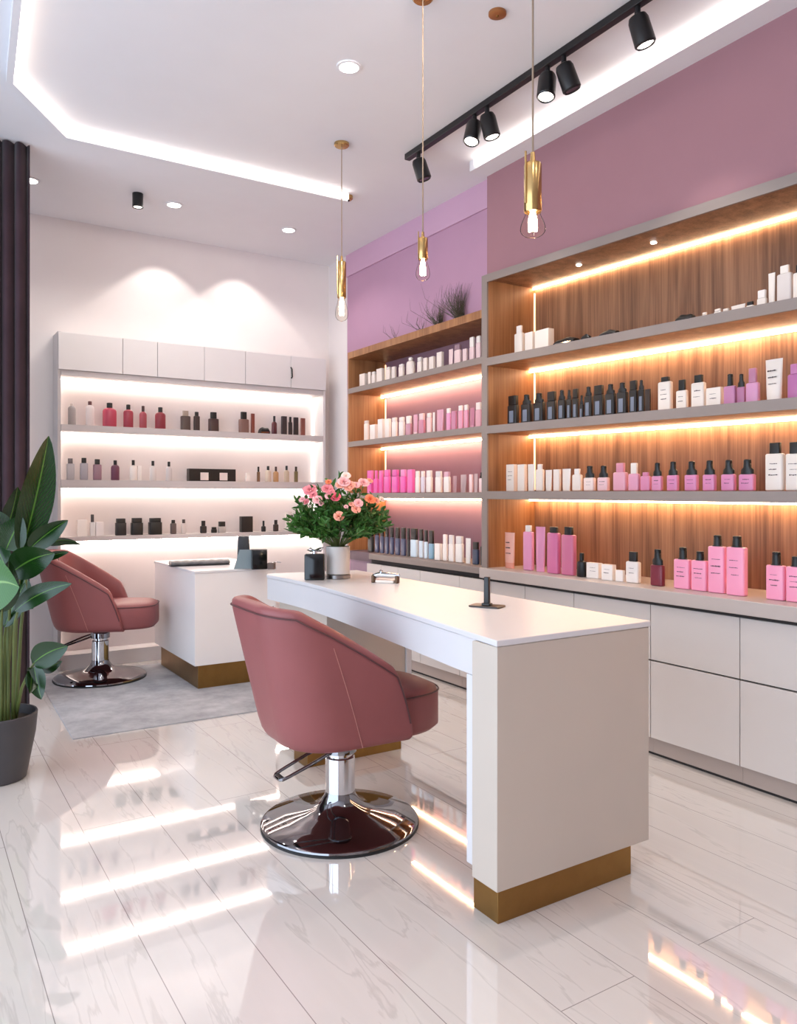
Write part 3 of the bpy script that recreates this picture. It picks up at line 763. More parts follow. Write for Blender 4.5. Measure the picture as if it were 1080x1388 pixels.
def blossom(p, r, c):
    m = MB(); axis = (Vector(p) - Vector((0, 0, .05))).normalized()
    axis = (axis + (Vector((0, 0, 1.2)) - OB).normalized()*.7).normalized()
    rot = axis.to_track_quat('Z', 'Y').to_matrix()
    for ring, (n_, tilt, sc) in enumerate(((5, .25, .55), (6, .7, .8), (7, 1.15, 1.0))):
        for k in range(n_):
            a = 2*PI*k/n_ + ring*.5 + rnd.uniform(-.15, .15)
            rows = []
            for j in range(4):
                v = j/3; row = []
                tl = tilt*(.35 + .75*v)
                for i in range(4):
                    u = i/3*2 - 1
                    rad = r*sc*v; aa = a + u*(.60 - .15*v)*(1 if v > 0 else .2)
                    rr = rad*math.sin(tl) + r*.10
                    row.append(m.bm.verts.new(Vector(p) + rot @ Vector((rr*math.cos(aa), rr*math.sin(aa), rad*math.cos(tl) - .12*r*u*u*v + rnd.uniform(-.03, .03)*r))))
                rows.append(row)
            for x_, y_ in zip(rows, rows[1:]):
                for i in range(3): m.face((x_[i], x_[i+1], y_[i+1], y_[i]))
    m.build('blossom', pc(c, .6, 'petal'), bq, angle=3)
pk, hp, pp, pe, og, pw = (226, 130, 138), (232, 96, 118), (238, 176, 176), (240, 164, 142), (236, 128, 84), (240, 214, 204)
for zx, zy, r, c in ((275, 240, 55, pk), (340, 325, 40, pp), (430, 225, 46, pk), (505, 300, 42, hp), (580, 165, 52, pp), (640, 190, 40, pe), (690, 190, 32, pp), (760, 170, 46, pp),
                     (820, 320, 45, og), (875, 330, 30, pe), (712, 355, 38, pp), (690, 410, 38, pe), (648, 362, 22, pe), (535, 475, 42, pe), (600, 105, 38, pw), (200, 320, 26, pp), (236, 340, 28, pk),
                     (440, 160, 26, og), (600, 385, 18, pp), (238, 225, 32, pk), (440, 290, 30, pp), (925, 320, 28, pw), (545, 190, 38, pe), (620, 215, 36, pe), (815, 150, 28, pe), (300, 280, 36, pk), (375, 360, 22, pp), (460, 250, 34, pk)):
    px, py = 380 + zx/6.75, 630 + zy/6.75
    dx = (px - 458)*3.78/F; hz = (741 - py)*3.78/F
    dep = math.sqrt(max(0, 1 - (dx/.26)**2 - (max(hz, 0)/.40)**2))*.22
    p = P(px, py, 3.78 - dep) - OB
    blossom(p, r/6.75*3.6/F*1.15, c)

# glossy black bottle beside the vase
(q, dd) = vz(426.5, 786)
t = thing('perfume_bottle', 'square glossy black bottle with a silver bow top beside the vase', 'bottle', q, -YAW)
MB().rbox(.094, .05, 0, .125, .006, .006).build('body', M['black_gloss'], t)
MB().lathe([(.012, .125), (.012, .137), (.008, .14)], 16).build('neck', M['chrome'], t)
bw = MB(); bw.tube([(0, 0, .139), (-.02, 0, .150), (-.036, 0, .143), (-.02, 0, .137), (0, 0, .139), (.022, 0, .149), (.042, 0, .155), (.03, 0, .138), (0, 0, .139)], .0045, 8); bw.build('bow', M['chrome'], t)
# small bronze and silver stand
(q, dd) = vz(522, 790)
t = thing('nail_tool_rest', 'small silver bar rest with bronze end brackets lying on the long desk', 'tool rest', q, math.radians(-50))
for x in (-.056, .058):
    m = MB(); m.rbox(.014, .03, 0, .035, .003, .003, c=(x, 0)); m.build('bracket', mat('bronze', (92, 70, 52), .35, metal=.7), t)
MB().tube([(-.06, 0, .03), (-.03, 0, .036), (.03, 0, .034), (.07, 0, .036)], [.008, .013, .012, .006], 12).build('bar', M['chrome'], t)
MB().rbox(.09, .03, 0, .014, .006, .004).build('tray', pc((238, 226, 214), .2), t)
MB().lathe([(.004, .045), (.010, .052), (.004, .059)], 12, (-.02, 0, -.0)).build('knob', M['chrome'], t)
# black stand
(q, dd) = vz(660, 822.5)
t = thing('phone_stand', 'black upright post on a flat rectangular foot near the desk end', 'stand', q, math.radians(-62))
MB().rbox(.12, .075, 0, .006, .012, .002).build('foot_plate', mat('dark_bronze_plate', (52, 44, 40), .35), t)
MB().rbox(.034, .03, .006, .014, .006, .003, c=(.0, .0)).build('socket', M['black'], t)
MB().rbox(.021, .018, .012, .108, .004, .002, taper=.95).build('post', M['black'], t)
# things on the far desk
D2Z = .737
a_, da = vz(256, 765, D2Z)
t = thing('rolled_mat', 'dark grey rolled mat lying on top of the small far desk', 'mat', (a_[0] + .04, a_[1] - .10, D2Z), math.radians(-6))
m = MB(); lp = []
for k in range(21):
    x = -.19 + .38*k/20; L = []
    for i in range(12):
        a = 2*PI*i/12; L.append((x, .06*math.cos(a)*(1 + .06*math.sin(k*1.7)), .018 + .017*math.sin(a)*(1 + .15*math.sin(k*2.1 + i))))
    lp.append(L)
m.loft(lp); m.build('roll', mat('charcoal_plastic_wrap', (92, 92, 94), .35, var=.4, nscale=18), t, angle=3)
MB().rbox(.39, .10, .0, .004, .01, .001).build('mat_edge', mat('charcoal_mat', (66, 66, 68), .6), t)
pz = P(330, 770, 4.98)
t = thing('display_stand', 'dark glossy curved stand on the far desk holding a leaning glass panel', 'device', (pz.x, pz.y, D2Z), -YAW + .2)
MB().rbox(.085, .03, 0, .205, .008, .006, taper=.85).build('stand_back', mat('dark_grey_gloss', (46, 48, 52), .15), t)
m = MB(); m.loft([[(-.06, -.05, 0), (.05, -.05, 0), (.05, -.044, 0), (-.06, -.044, 0)], [(-.025, -.02, .12), (.05, -.02, .12), (.05, -.016, .12), (-.025, -.016, .12)]])
m.build('glass_panel', mat('grey_glass_panel', (118, 132, 136), .06, coat=.5), t, smooth=False)
pz = P(351, 771, 4.93)
t = thing('gift_box', 'cube shaped black gloss box on the far desk beside the dark stand', 'box', (pz.x, pz.y, D2Z), -YAW + .25)
MB().rbox(.098, .08, 0, .118, .006, .004).build('box_body', M['black_gloss'], t)
MB().rbox(.10, .082, .118, .124, .006, .002).build('lid', M['black'], t)
pz = P(368, 771, 4.92)
t = thing('small_holder', 'small low bronze brown holder on the far desk next to the black box', 'holder', (pz.x, pz.y, D2Z), -YAW)
MB().rbox(.05, .04, 0, .04, .008, .004).build('holder_body', mat('bronze_brown', (88, 66, 56), .4), t)
MB().tube([(.0, 0, .04), (.03, 0, .045), (.06, 0, .042)], .003, 6).build('arm', M['chrome'], t)

# ------------------------------------------------------------------ grass tufts on the mauve shelving
def tuft(px, py, spread, h, n, label):
    X = 3.01; d = on_x(px, X); y = ray(px)[1]*d
    t = thing('grass_tuft', label, 'dried grass', (X, y, 2.33))
    m = MB(); r = random.Random(px)
    for i in range(n):
        a = max(-.5, min(.5, r.gauss(0, .35))); b = r.gauss(.0, .5); l = h*r.uniform(.45, 1.05); y0 = r.uniform(-spread, spread)*.7
        x0 = r.uniform(-.03, .02)
        p0 = Vector((x0, y0, 0)); p1 = p0 + Vector((min(b*.12, .02 - x0), a*.30*l + .02, .5*l)); p2 = p1 + Vector((0, a*.6*l, .5*l - .1*abs(a)*l))
        p2.x = min(p2.x, .03)
        m.tube([p0, p1, p2], [.0012, .001, .0004], 3, cap=False)
    m.build('blades', M['grass'], t)['kind'] = 'stuff'
    cl = MB(); cl.lathe([(.018, 0), (.02, .006), (.012, .016), (.003, .02)], 10); cl.build('root_clump', M['soil'], t)
tuft(624, 425, .035, .23, 150, 'dense dark tuft of dry grass standing on the mauve shelving top')
tuft(596, 432, .035, .17, 90, 'shorter reddish tuft of dry grass beside the dense tuft')
tuft(573, 440, .03, .14, 14, 'sparse wisp of dry grass on the mauve shelving top, next to the reddish tuft')
tuft(536, 452, .02, .13, 8, 'thin lone wisp of dry grass nearest the pendant corner, on mauve shelving')

# ------------------------------------------------------------------ products
def marks(w_, z0, z1, depth, rnd_, m_, parent, dx=0):
    """rows of tiny illegible strokes like the printing on the pack"""
    m = MB(); k = 0
    rows = 3 if z1 - z0 > .06 else 2
    for r_ in range(rows):
        z = z1 - (z1 - z0)*(r_ + .5)/rows
        x = -w_*.5*rnd_.uniform(.6, 1); end = w_*.5*rnd_.uniform(.5, 1)
        hgt = (z1 - z0)/rows*rnd_.choice((.16, .26, .12))
        while x < end:
            sw = w_*rnd_.uniform(.06, .18)
            m.box(dx + x, dx + min(x + sw, end), depth - .0006, depth + .001, z - hgt/2*rnd_.uniform(.4, 1), z + hgt/2*rnd_.uniform(.4, 1))
            x += sw + w_*.04
    m.build('printed_mark', m_, parent, smooth=False)
prn = mat('dark_print', (70, 52, 58), .6)
prn_l = mat('blue_grey_label', (118, 126, 142), .4)
NOUN = {'box': ('carton', 'box'), 'cap': ('bottle', 'bottle'), 'pump': ('pump_bottle', 'bottle'), 'round': ('round_bottle', 'bottle'), 'tube': ('cream_tube', 'tube'),
        'flat': ('folded_pouch', 'pouch'), 'jar': ('jar', 'jar'), 'mug': ('jug', 'jug'), 'card': ('display_box', 'box')}
irnd = random.Random(11)
def put(items, shelf, zf, plane, axis):
    """items: (style, pixel centre, pixel width, pixel top, pixel cap line, look, body colour, cap colour, marks)"""
    out = []
    for it in items:
        st_, px, pw_, yt, ys, look, bc, cc, mk = it
        pl_ = plane + irnd.uniform(-.006, .006) - (.06 if st_ == 'flat' and 'top walnut' in shelf else 0)
        if axis == 'x':
            d = on_x(px, pl_); ax, ay = ray(px); x, y = pl_, ay*d
            k = .4; n_ = math.hypot(ax, ay); wpx = pw_*d/F; w_ = 1.1*wpx/(ax/n_ + k*ay/n_)
            s = -y
        else:
            d = on_y(px, pl_); ax, ay = ray(px); x, y = ax*d, pl_
            k = .6; n_ = math.hypot(ax, ay); wpx = pw_*d/F; w_ = wpx/(ay/n_ + k*abs(ax)/n_)
            s = x
        z0 = zf(y); H = CAMZ + (HZ - yt)*d/F - z0
        hs = CAMZ + (HZ - ys)*d/F - z0 if ys else H
        out.append([s, x, y, z0, w_, H, hs, it])
    out.sort(key=lambda q: q[0])
    for a, b in zip(out, out[1:]):
        over = (a[4] + b[4])/2 - (b[0] - a[0]) + .0015
        if over > 0: f = over/(a[4] + b[4])*2; a[4] *= 1 - f; b[4] *= 1 - f
    counts = {}
    for q in out: counts[q[7][5]] = counts.get(q[7][5], 0) + 1
    seen = {}
    for s, x, y, z0, w_, H, hs, it in out:
        st_, px, pw_, yt, ys, look, bc, cc, mk = it
        n_ = seen[look] = seen.get(look, 0) + 1
        if counts[look] == 1: lab = '%s %s' % (look, shelf); grp = None
        else:
            lab = '%s, %s from left %s' % (look, ordn[n_ - 1], shelf) if n_ < counts[look] else '%s, last to the right %s' % (look, shelf)
            grp = '%s items %s' % (look, shelf)
        nm, cat = NOUN[st_]
        rz = (-PI/2 if axis == 'x' else 0) + irnd.uniform(-.05, .05)*(0 if w_ < .03 else 1)*.6
        t = thing(nm, lab, cat, (x, y, z0 + .0006), rz, grp)
        dp = w_*(.4 if axis == 'x' else .6)
        mb_ = pc(bc, .3); mc_ = pc(cc, .35) if cc else None
        e = min(.004, w_*.1)
        if st_ == 'box':
            MB().rbox(w_, dp, 0, H if not mc_ else hs, .002, .0012).build('body', mb_, t)
            if mc_: MB().rbox(w_*.55, dp*.7, hs, H, .003, .001).build('flap', mc_, t)
        elif st_ == 'card':
            MB().box(-w_/2, w_/2, -.03, .03, 0, H).build('body', mb_, t, bevel=.002)
            for f in (-.18, .23):
                MB().box(w_*(f - .085), w_*(f + .085), -.0315, -.0295, H*.08, H*.70).build('label', pc((236, 220, 214)), t, smooth=False)
        elif st_ == 'cap':
            MB().rbox(w_, dp, 0, hs, min(w_, dp)*.3, e*1.5).build('body', mb_, t)
            cr = .84 if 'mauve' in shelf or mk == 2 else .6
            MB().rbox(w_*cr, dp*min(1, cr + .04), hs, H, min(w_, dp)*.2, .002).build('cap', mc_, t)
        elif st_ == 'wide':
            pass
        elif st_ == 'pump':
            MB().rbox(w_, dp, 0, hs, min(w_, dp)*.28, e*1.3).build('body', mb_, t)
            hh = H - hs; m = MB(); rr = min(w_, dp)*.36
            wide_ = w_ < .05 or mk == 2 or 'third' in shelf or 'burgundy' in look
            ra = w_*.5*(.86 if wide_ else .62); rb_ = w_*.5*(.50 if wide_ else .44)
            def el(r_, z): return [(r_*math.cos(2*PI*i/18), min(r_, dp*.46)*math.sin(2*PI*i/18), hs + z) for i in range(18)]
            m.loft([el(ra, 0), el(ra, hh*(.30 if wide_ else .04)), el(rb_*1.05, hh*(.46 if wide_ else .10)), el(rb_, hh*.70), el(rb_*.9, hh*.74), el(rb_*1.0, hh*.78), el(rb_*.92, hh*.97), el(rb_*.7, hh)])
            m.box(-w_*.09, w_*.09, -dp*.52, 0, hs + hh*.82, hs + hh*.95)
            m.build('pump', mc_, t)
        elif st_ == 'round':
            r = w_/2; hb = hs; k = min(r*.9, hb*.18)
            prof = [(r*.9, 0), (r, r*.12), (r, hb - k), (r*.86, hb - k*.45), (r*.5, hb - k*.12), (r*.40, hb)]
            loops = [[(rr*math.cos(2*PI*i/20), rr*.75*math.sin(2*PI*i/20), z) for i in range(20)] for rr, z in prof]
            m = MB(); m.loft(loops); m.build('body', mb_, t)
            rc = r*.42
            MB().lathe([(rc, hb), (rc, H - .002), (rc*.8, H)], 14).build('cap', mc_, t)
        elif st_ == 'tube':
            m = MB(); hw, hd = w_/2, dp/2; L = []
            zc = H*.16
            for k, (fx, fd) in enumerate(((.86, .95), (.9, .9), (.97, .45), (1.0, .12))):
                z = zc + (H - zc)*(0, .3, .8, 1)[k]
                L.append([(hw*fx*math.cos(2*PI*i/20), hd*fd*math.sin(2*PI*i/20), z) for i in range(20)])
            m.loft(L); m.build('body', mb_, t)
            m = MB(); m.loft([[(hw*.84*math.cos(2*PI*i/20), hd*.92*math.sin(2*PI*i/20), z) for i in range(20)] for z in (0, zc)]); m.build('cap', mc_ or mb_, t)
        elif st_ == 'jar':
            r = w_/2
            MB().rbox(w_, dp*1.1, 0, hs, w_*.12, e).build('body', mb_, t)
            MB().rbox(w_*.84, dp*.95, hs, H, w_*.1, .002).build('lid', mc_ or mb_, t)
        elif st_ == 'flat':
            m = MB(); L = []
            for k in range(9):
                u = k/8; hgt = H*(.62 + .40*math.sin(u*PI)**.5*(.8 + .2*math.sin(u*9 + px)))
                L.append([((u - .5)*w_, yy*dp*.5, zz*hgt) for yy, zz in ((-1, 0), (-.9, .6), (-.4, 1), (.4, .95), (.9, .5), (1, 0))])
            m.loft(L); m.build('body', mb_, t, angle=1.2)
            MB().box(-w_*.4, w_*.4, -dp*.53, -dp*.5, H*.1, H*.3).build('zip', M['chrome_dark'], t, smooth=False)
        elif st_ == 'mug':
            r = w_*.36
            MB().lathe([(r*.9, 0), (r, .004), (r*.86, H*.7), (r*1.1, H), (r*1.0, H), (r*.75, H*.7)], 20, (-w_*.1, 0, 0)).build('body', mb_, t)
            MB().tube([(r*.6, 0, H*.85), (w_*.42, 0, H*.8), (w_*.46, 0, H*.5), (w_*.36, 0, H*.2), (r*.6, 0, H*.15)], .004, 8).build('handle', M['chrome_dark'], t)
        if mk == 1:
            marks(w_*.6, hs*.35, hs*.8, -dp/2, irnd, prn, t)
        elif mk == 2:
            MB().box(-w_*.24, w_*.22, -dp/2 - .0008, -dp/2 + .001, hs*.15, hs*.72).build('label', prn_l, t, smooth=False)

def Z(rows, ox, oy, s):      # crop pixels -> photo pixels
    out = []
    for st_, x0, x1, yt, ys, look, bc, cc, mk in rows:
        out.append((st_, ox + (x0 + x1)/2/s, (x1 - x0)/s, oy + yt/s, (oy + ys/s) if ys else None, look, bc, cc, mk))
    return out
K = (11, 10, 11); Wt = (236, 228, 222); Wg = (222, 216, 214); RED = (158, 58, 74); DR = (112, 40, 48); BR = (70, 42, 38); DB = (52, 34, 32); GR = (150, 146, 150)

# --- white unit on the back wall
UP = 5.80
put(Z([('round', 86, 116, 316, 324, 'grey glass vial', (166, 160, 160), (210, 200, 196), 0), ('round', 150, 184, 308, 322, 'white bottle with dark cap', (226, 214, 212), (92, 50, 52), 0),
       ('round', 212, 266, 314, 332, 'wide rose red bottle with black cap', (186, 72, 92), K, 0), ('round', 288, 327, 320, 338, 'red bottle with black cap', RED, K, 0), ('round', 347, 376, 325, 346, 'slim red bottle with brown cap', (164, 74, 84), BR, 0),
       ('round', 403, 446, 330, 348, 'dark red bottle with pale front', (136, 48, 58), K, 0), ('cap', 497, 536, 343, 362, 'squat smoky brown bottle', (78, 62, 58), (150, 132, 120), 0), ('cap', 545, 570, 347, 362, 'slim brown bottle with black cap', DB, K, 0),
       ('cap', 598, 640, 348, 372, 'wide dark brown bottle', (66, 46, 44), K, 0), ('cap', 709, 750, 347, 374, 'tan brown bottle with black neck', (120, 88, 80), K, 0), ('box', 755, 770, 353, None, 'tall narrow rust brown box', (118, 58, 46), None, 0),
       ('flat', 782, 826, 402, None, 'low black bowl shaped pouch', K, None, 0), ('round', 830, 853, 362, 382, 'small maroon bottle', (84, 34, 40), K, 0), ('box', 866, 888, 363, None, 'dark slate box', (46, 38, 42), None, 0),
       ('cap', 892, 908, 365, 384, 'slim black bottle', (40, 34, 36), K, 0), ('box', 911, 930, 367, None, 'black upright box', (34, 28, 32), None, 0), ('box', 937, 955, 370, None, 'rust red upright box', (128, 74, 66), None, 0)], 60, 430, 2.7),
    'on the top shelf of white unit', lambda y: 1.69, UP, 'y')
put(Z([('cap', 80, 110, 85, 104, 'clear grey bottle with grey cap', (172, 170, 176), (96, 90, 94), 0), ('cap', 130, 160, 83, 102, 'clear grey bottle with black cap', (158, 152, 160), K, 0), ('cap', 178, 210, 88, 107, 'dusty mauve bottle with black cap', (140, 104, 118), K, 0),
       ('round', 243, 276, 92, 108, 'plum round bottle with black cap', (104, 56, 78), K, 0), ('round', 311, 340, 91, 110, 'white bottle with black cap', Wt, K, 0), ('box', 341, 356, 112, None, 'narrow white box beside the capped bottle', Wt, None, 0),
       ('round', 384, 411, 94, 112, 'clear white bottle with round black cap', (218, 210, 206), K, 0), ('round', 443, 469, 97, 115, 'pale grey bottle with black cap', (206, 198, 196), K, 0),
       ('card', 512, 712, 124, None, 'long black display box with two white labels', (14, 12, 13), None, 0), ('jar', 734, 754, 138, 148, 'tiny white cup', Wt, Wt, 0), ('cap', 777, 790, 115, 134, 'slim dark amber bottle', (104, 76, 54), K, 0),
       ('round', 806, 832, 113, 128, 'clear sand bottle with black cap', (206, 190, 172), K, 0), ('round', 836, 859, 115, 132, 'amber bottle with brown cap', (184, 140, 96), BR, 0), ('round', 875, 898, 112, 128, 'clear tan bottle with dark cap', (192, 172, 150), K, 0),
       ('cap', 913, 929, 115, 132, 'slim olive green bottle', (110, 96, 62), (40, 32, 26), 0)], 60, 590, 2.7),
    'on the middle shelf of white unit', lambda y: 1.31, UP, 'y')
put(Z([('box', 119, 156, 310, None, 'white square carton', Wt, None, 0), ('cap', 166, 186, 290, 318, 'white diffuser with thin dark stick', (224, 220, 220), (70, 66, 68), 0), ('box', 187, 216, 318, None, 'pale white carton beside the diffuser', (226, 220, 218), None, 0),
       ('jar', 259, 300, 305, 320, 'narrow black perfume bottle', (26, 20, 22), K, 0), ('jar', 316, 361, 303, 320, 'wide black jar', (18, 16, 17), K, 0), ('jar', 380, 431, 303, 318, 'widest black jar', (14, 12, 13), K, 0),
       ('cap', 460, 484, 310, 322, 'small smoky bottle', (90, 76, 74), K, 0), ('cap', 500, 520, 308, 322, 'small white bottle with dark cap', (206, 196, 192), (60, 54, 54), 0), ('cap', 569, 595, 313, 332, 'small black bottle', (28, 24, 26), K, 0),
       ('jar', 610, 632, 336, 344, 'tiny black jar', K, K, 0), ('jar', 634, 665, 316, 334, 'black and white lidded jar', (176, 168, 164), K, 0), ('box', 714, 763, 297, None, 'tall plain black box', (10, 9, 10), None, 0),
       ('round', 792, 812, 313, 332, 'small round black bottle', (24, 20, 20), K, 0), ('cap', 836, 858, 310, 326, 'small dark brown bottle', (46, 34, 32), K, 0), ('mug', 876, 916, 280, None, 'white jug with thin dark handle', (232, 222, 214), None, 0)], 60, 590, 2.7),
    'on the bottom shelf of white unit', lambda y: .915, UP, 'y')

# --- mauve shelving
MX = 3.035; IV = (238, 224, 214); PKW = (232, 204, 204); PK1 = (218, 160, 178); PK2 = (206, 138, 160); MAG = (226, 92, 172)
put(Z([('box', 135, 185, 575, None, 'ivory carton', IV, None, 0), ('box', 190, 212, 562, None, 'ivory carton', IV, None, 0), ('cap', 213, 246, 560, 575, 'ivory bottle', IV, Wt, 0), ('box', 248, 300, 540, None, 'ivory carton', IV, None, 0),
       ('cap', 305, 345, 530, 545, 'ivory bottle', IV, Wt, 0), ('box', 347, 379, 527, None, 'ivory carton', IV, None, 0), ('cap', 393, 435, 510, 524, 'ivory bottle', IV, Wt, 0), ('round', 445, 506, 466, 486, 'wide ivory bottle', IV, Wt, 0),
       ('cap', 516, 556, 464, 490, 'ivory bottle', IV, Wt, 0), ('box', 558, 590, 468, None, 'ivory carton', IV, None, 0), ('box', 596, 639, 460, None, 'ivory carton', IV, None, 0), ('box', 648, 693, 430, None, 'tall ivory carton with open top', IV, (230, 220, 210), 0),
       ('tube', 722, 761, 410, None, 'pale blush tube', PKW, PKW, 0), ('cap', 763, 815, 380, 415, 'blush bottle with grey pump', PKW, (150, 120, 130), 0), ('box', 820, 855, 408, None, 'pale blush carton', PKW, None, 0),
       ('cap', 863, 904, 330, 395, 'blush bottle with tall white cap', PKW, Wt, 0), ('cap', 908, 945, 322, 365, 'blush bottle with tall white cap', PKW, Wt, 0), ('cap', 947, 972, 320, 370, 'blush bottle with tall white cap', PKW, Wt, 0)], 460, 390, 4.909),
    'on top mauve shelf', lambda y: G1 + .001, MX, 'x')
put(Z([('cap', 163, 199, 885, 905, 'slim white bottle', IV, (210, 196, 190), 0), ('box', 204, 254, 912, None, 'low white carton', Wt, None, 0), ('box', 256, 301, 875, None, 'white carton', Wt, None, 0), ('box', 303, 344, 873, None, 'white carton', Wt, None, 0),
       ('cap', 347, 388, 865, 890, 'white bottle', Wt, Wt, 0), ('cap', 394, 438, 862, 890, 'white bottle', Wt, Wt, 0), ('cap', 441, 484, 855, 905, 'mauve bottle with white cap', (190, 140, 158), Wt, 0), ('tube', 487, 525, 845, None, 'rose pink tube', PK1, PKW, 0),
       ('cap', 527, 572, 838, 880, 'rose pink bottle', PK2, PKW, 0), ('cap', 580, 616, 835, 862, 'blush pink bottle', PKW, Wt, 0), ('tube', 618, 638, 830, None, 'narrow white tube', Wt, Wt, 0), ('tube', 640, 701, 812, None, 'wide rose pink tube', PK1, PK1, 0),
       ('cap', 711, 744, 803, 835, 'pink bottle with white cap', (222, 150, 188), Wt, 0), ('box', 746, 782, 822, None, 'dusky pink carton', (196, 130, 160), None, 0), ('cap', 790, 826, 785, 818, 'pink bottle with white cap', (224, 158, 182), Wt, 0), ('cap', 828, 861, 780, 815, 'pink bottle with white cap', (220, 152, 178), Wt, 0),
       ('tube', 864, 903, 800, None, 'dark rose tube', (190, 120, 142), PK2, 0), ('cap', 905, 951, 764, 812, 'pink bottle with white cap', (216, 160, 172), IV, 0), ('box', 953, 970, 780, None, 'narrow rust carton', (150, 92, 84), None, 0)], 460, 390, 4.909),
    'on second mauve shelf', lambda y: G2 + .001, MX, 'x')
put(Z([('box', 186, 226, 284, None, 'magenta pink carton', MAG, None, 0), ('box', 229, 262, 284, 340, 'magenta pink carton', MAG, MAG, 0), ('box', 264, 292, 284, None, 'magenta pink carton', MAG, None, 0), ('cap', 295, 343, 279, 322, 'magenta pink bottle', MAG, (232, 104, 178), 0),
       ('cap', 347, 401, 279, 322, 'magenta pink bottle', MAG, (216, 84, 164), 0), ('cap', 404, 450, 278, 322, 'magenta pink bottle', MAG, (236, 140, 196), 0), ('box', 453, 501, 278, None, 'magenta pink carton', (230, 100, 176), None, 0),
       ('cap', 504, 538, 288, 328, 'white bottle', Wt, Wt, 0), ('cap', 541, 571, 288, 325, 'white bottle', (214, 208, 220), Wt, 0), ('cap', 575, 622, 284, 326, 'white bottle', Wt, Wt, 0), ('cap', 637, 687, 289, 325, 'white bottle', Wt, Wg, 0), ('cap', 692, 742, 293, 325, 'white bottle with pink cap', Wt, (214, 170, 186), 0),
       ('tube', 750, 786, 320, None, 'dusky mauve tube', (176, 136, 140), None, 0), ('tube', 799, 852, 312, None, 'greyish mauve tube', (178, 152, 152), None, 0), ('box', 863, 890, 310, None, 'narrow blush carton', PKW, None, 0), ('tube', 893, 924, 306, None, 'slim grey pink tube', (190, 166, 166), None, 0),
       ('pump', 928, 968, 297, 335, 'blush pump bottle with black top', PKW, K, 0)], 460, 580, 4.909),
    'on third mauve shelf', lambda y: G3 + .001, MX, 'x')
NV = (58, 66, 98); SK = (206, 222, 234)
put(Z([('cap', 188, 232, 655, 720, 'black bottle behind the flowers', (22, 24, 26), K, 0)] +
      [('cap', a, b, yt, ys, 'navy bottle with tall black cap', NV, K, 0) for a, b, yt, ys in ((235, 266, 655, 715), (269, 299, 657, 722), (301, 331, 659, 725), (334, 364, 660, 728), (370, 405, 663, 734), (408, 445, 665, 738))] +
      [('cap', 447, 470, 668, 742, 'slim black bottle', (26, 28, 38), K, 0), ('cap', 472, 525, 670, 744, 'pale blue bottle with tall black cap', SK, K, 0), ('cap', 528, 560, 675, 752, 'pale blue bottle with tall black cap', SK, K, 0),
       ('cap', 562, 590, 680, 758, 'pale blue bottle with tall black cap', SK, K, 0), ('cap', 592, 632, 683, 770, 'teal blue bottle with tall black cap', (122, 164, 190), K, 0), ('box', 634, 683, 770, None, 'low white carton', Wt, None, 0),
       ('cap', 686, 722, 710, 770, 'white bottle', Wt, Wt, 0), ('cap', 725, 768, 714, 770, 'white bottle', Wt, Wg, 0), ('cap', 771, 829, 722, 770, 'wide white bottle', Wt, Wg, 0), ('tube', 834, 880, 735, None, 'tall white tube', Wt, Wt, 0),
       ('cap', 884, 932, 760, 808, 'small navy bottle with black cap', (40, 56, 84), K, 0), ('box', 936, 958, 790, None, 'narrow black carton', (24, 24, 30), None, 0)], 460, 580, 4.909),
    'on mauve shelving ledge', lambda y: .770, 3.02, 'x')

# --- walnut shelving
WXP = 3.02; CR = (232, 222, 212); LP = (204, 146, 182)
z4 = Z([('cap', 95, 131, 262, 288, 'white pump carton', CR, Wt, 0), ('box', 133, 167, 285, None, 'white carton', CR, None, 0), ('box', 169, 230, 276, None, 'wide white carton', CR, None, 0),
        ('flat', 234, 322, 303, None, 'long flat black pouch', K, None, 0), ('flat', 327, 363, 291, None, 'short flat black pouch', K, None, 0), ('flat', 393, 461, 276, None, 'humped black pouch', K, None, 0), ('flat', 473, 499, 277, None, 'tiny black pouch', K, None, 0),
        ('flat', 642, 741, 221, None, 'big black pouch', K, None, 0), ('jar', 745, 772, 215, 224, 'small white pot', CR, CR, 0), ('jar', 792, 818, 203, 212, 'small white pot', CR, CR, 0), ('jar', 821, 845, 202, 210, 'small white pot', CR, CR, 0),
        ('tube', 848, 902, 189, None, 'low white tube', CR, None, 0), ('jar', 905, 930, 178, 190, 'white pot with black lid', CR, K, 0), ('jar', 934, 983, 138, 166, 'tall stacked white jar', CR, Wt, 0),
        ('tube', 973, 1011, 78, None, 'tall white tube', CR, CR, 0), ('cap', 1013, 1064, 52, 80, 'tall white bottle', (216, 206, 200), CR, 0), ('cap', 1069, 1112, 48, 75, 'white bottle with black cap', CR, K, 0)], 660, 340, 2.571)
put(z4, 'on top walnut shelf', lambda y: S1(y) + .002, WXP, 'x')
blk = [('pump' if i % 3 else 'cap', a, b, yt, yt + 62, 'black bottle', (22, 21, 24), K, 2) for i, (a, b, yt) in enumerate(((38, 115, 230), (128, 205, 222), (208, 290, 212), (298, 366, 202), (372, 428, 192), (430, 466, 190), (469, 513, 183), (516, 545, 226), (548, 606, 170), (610, 682, 160), (688, 760, 152), (765, 840, 142), (848, 905, 128), (907, 950, 125)))]
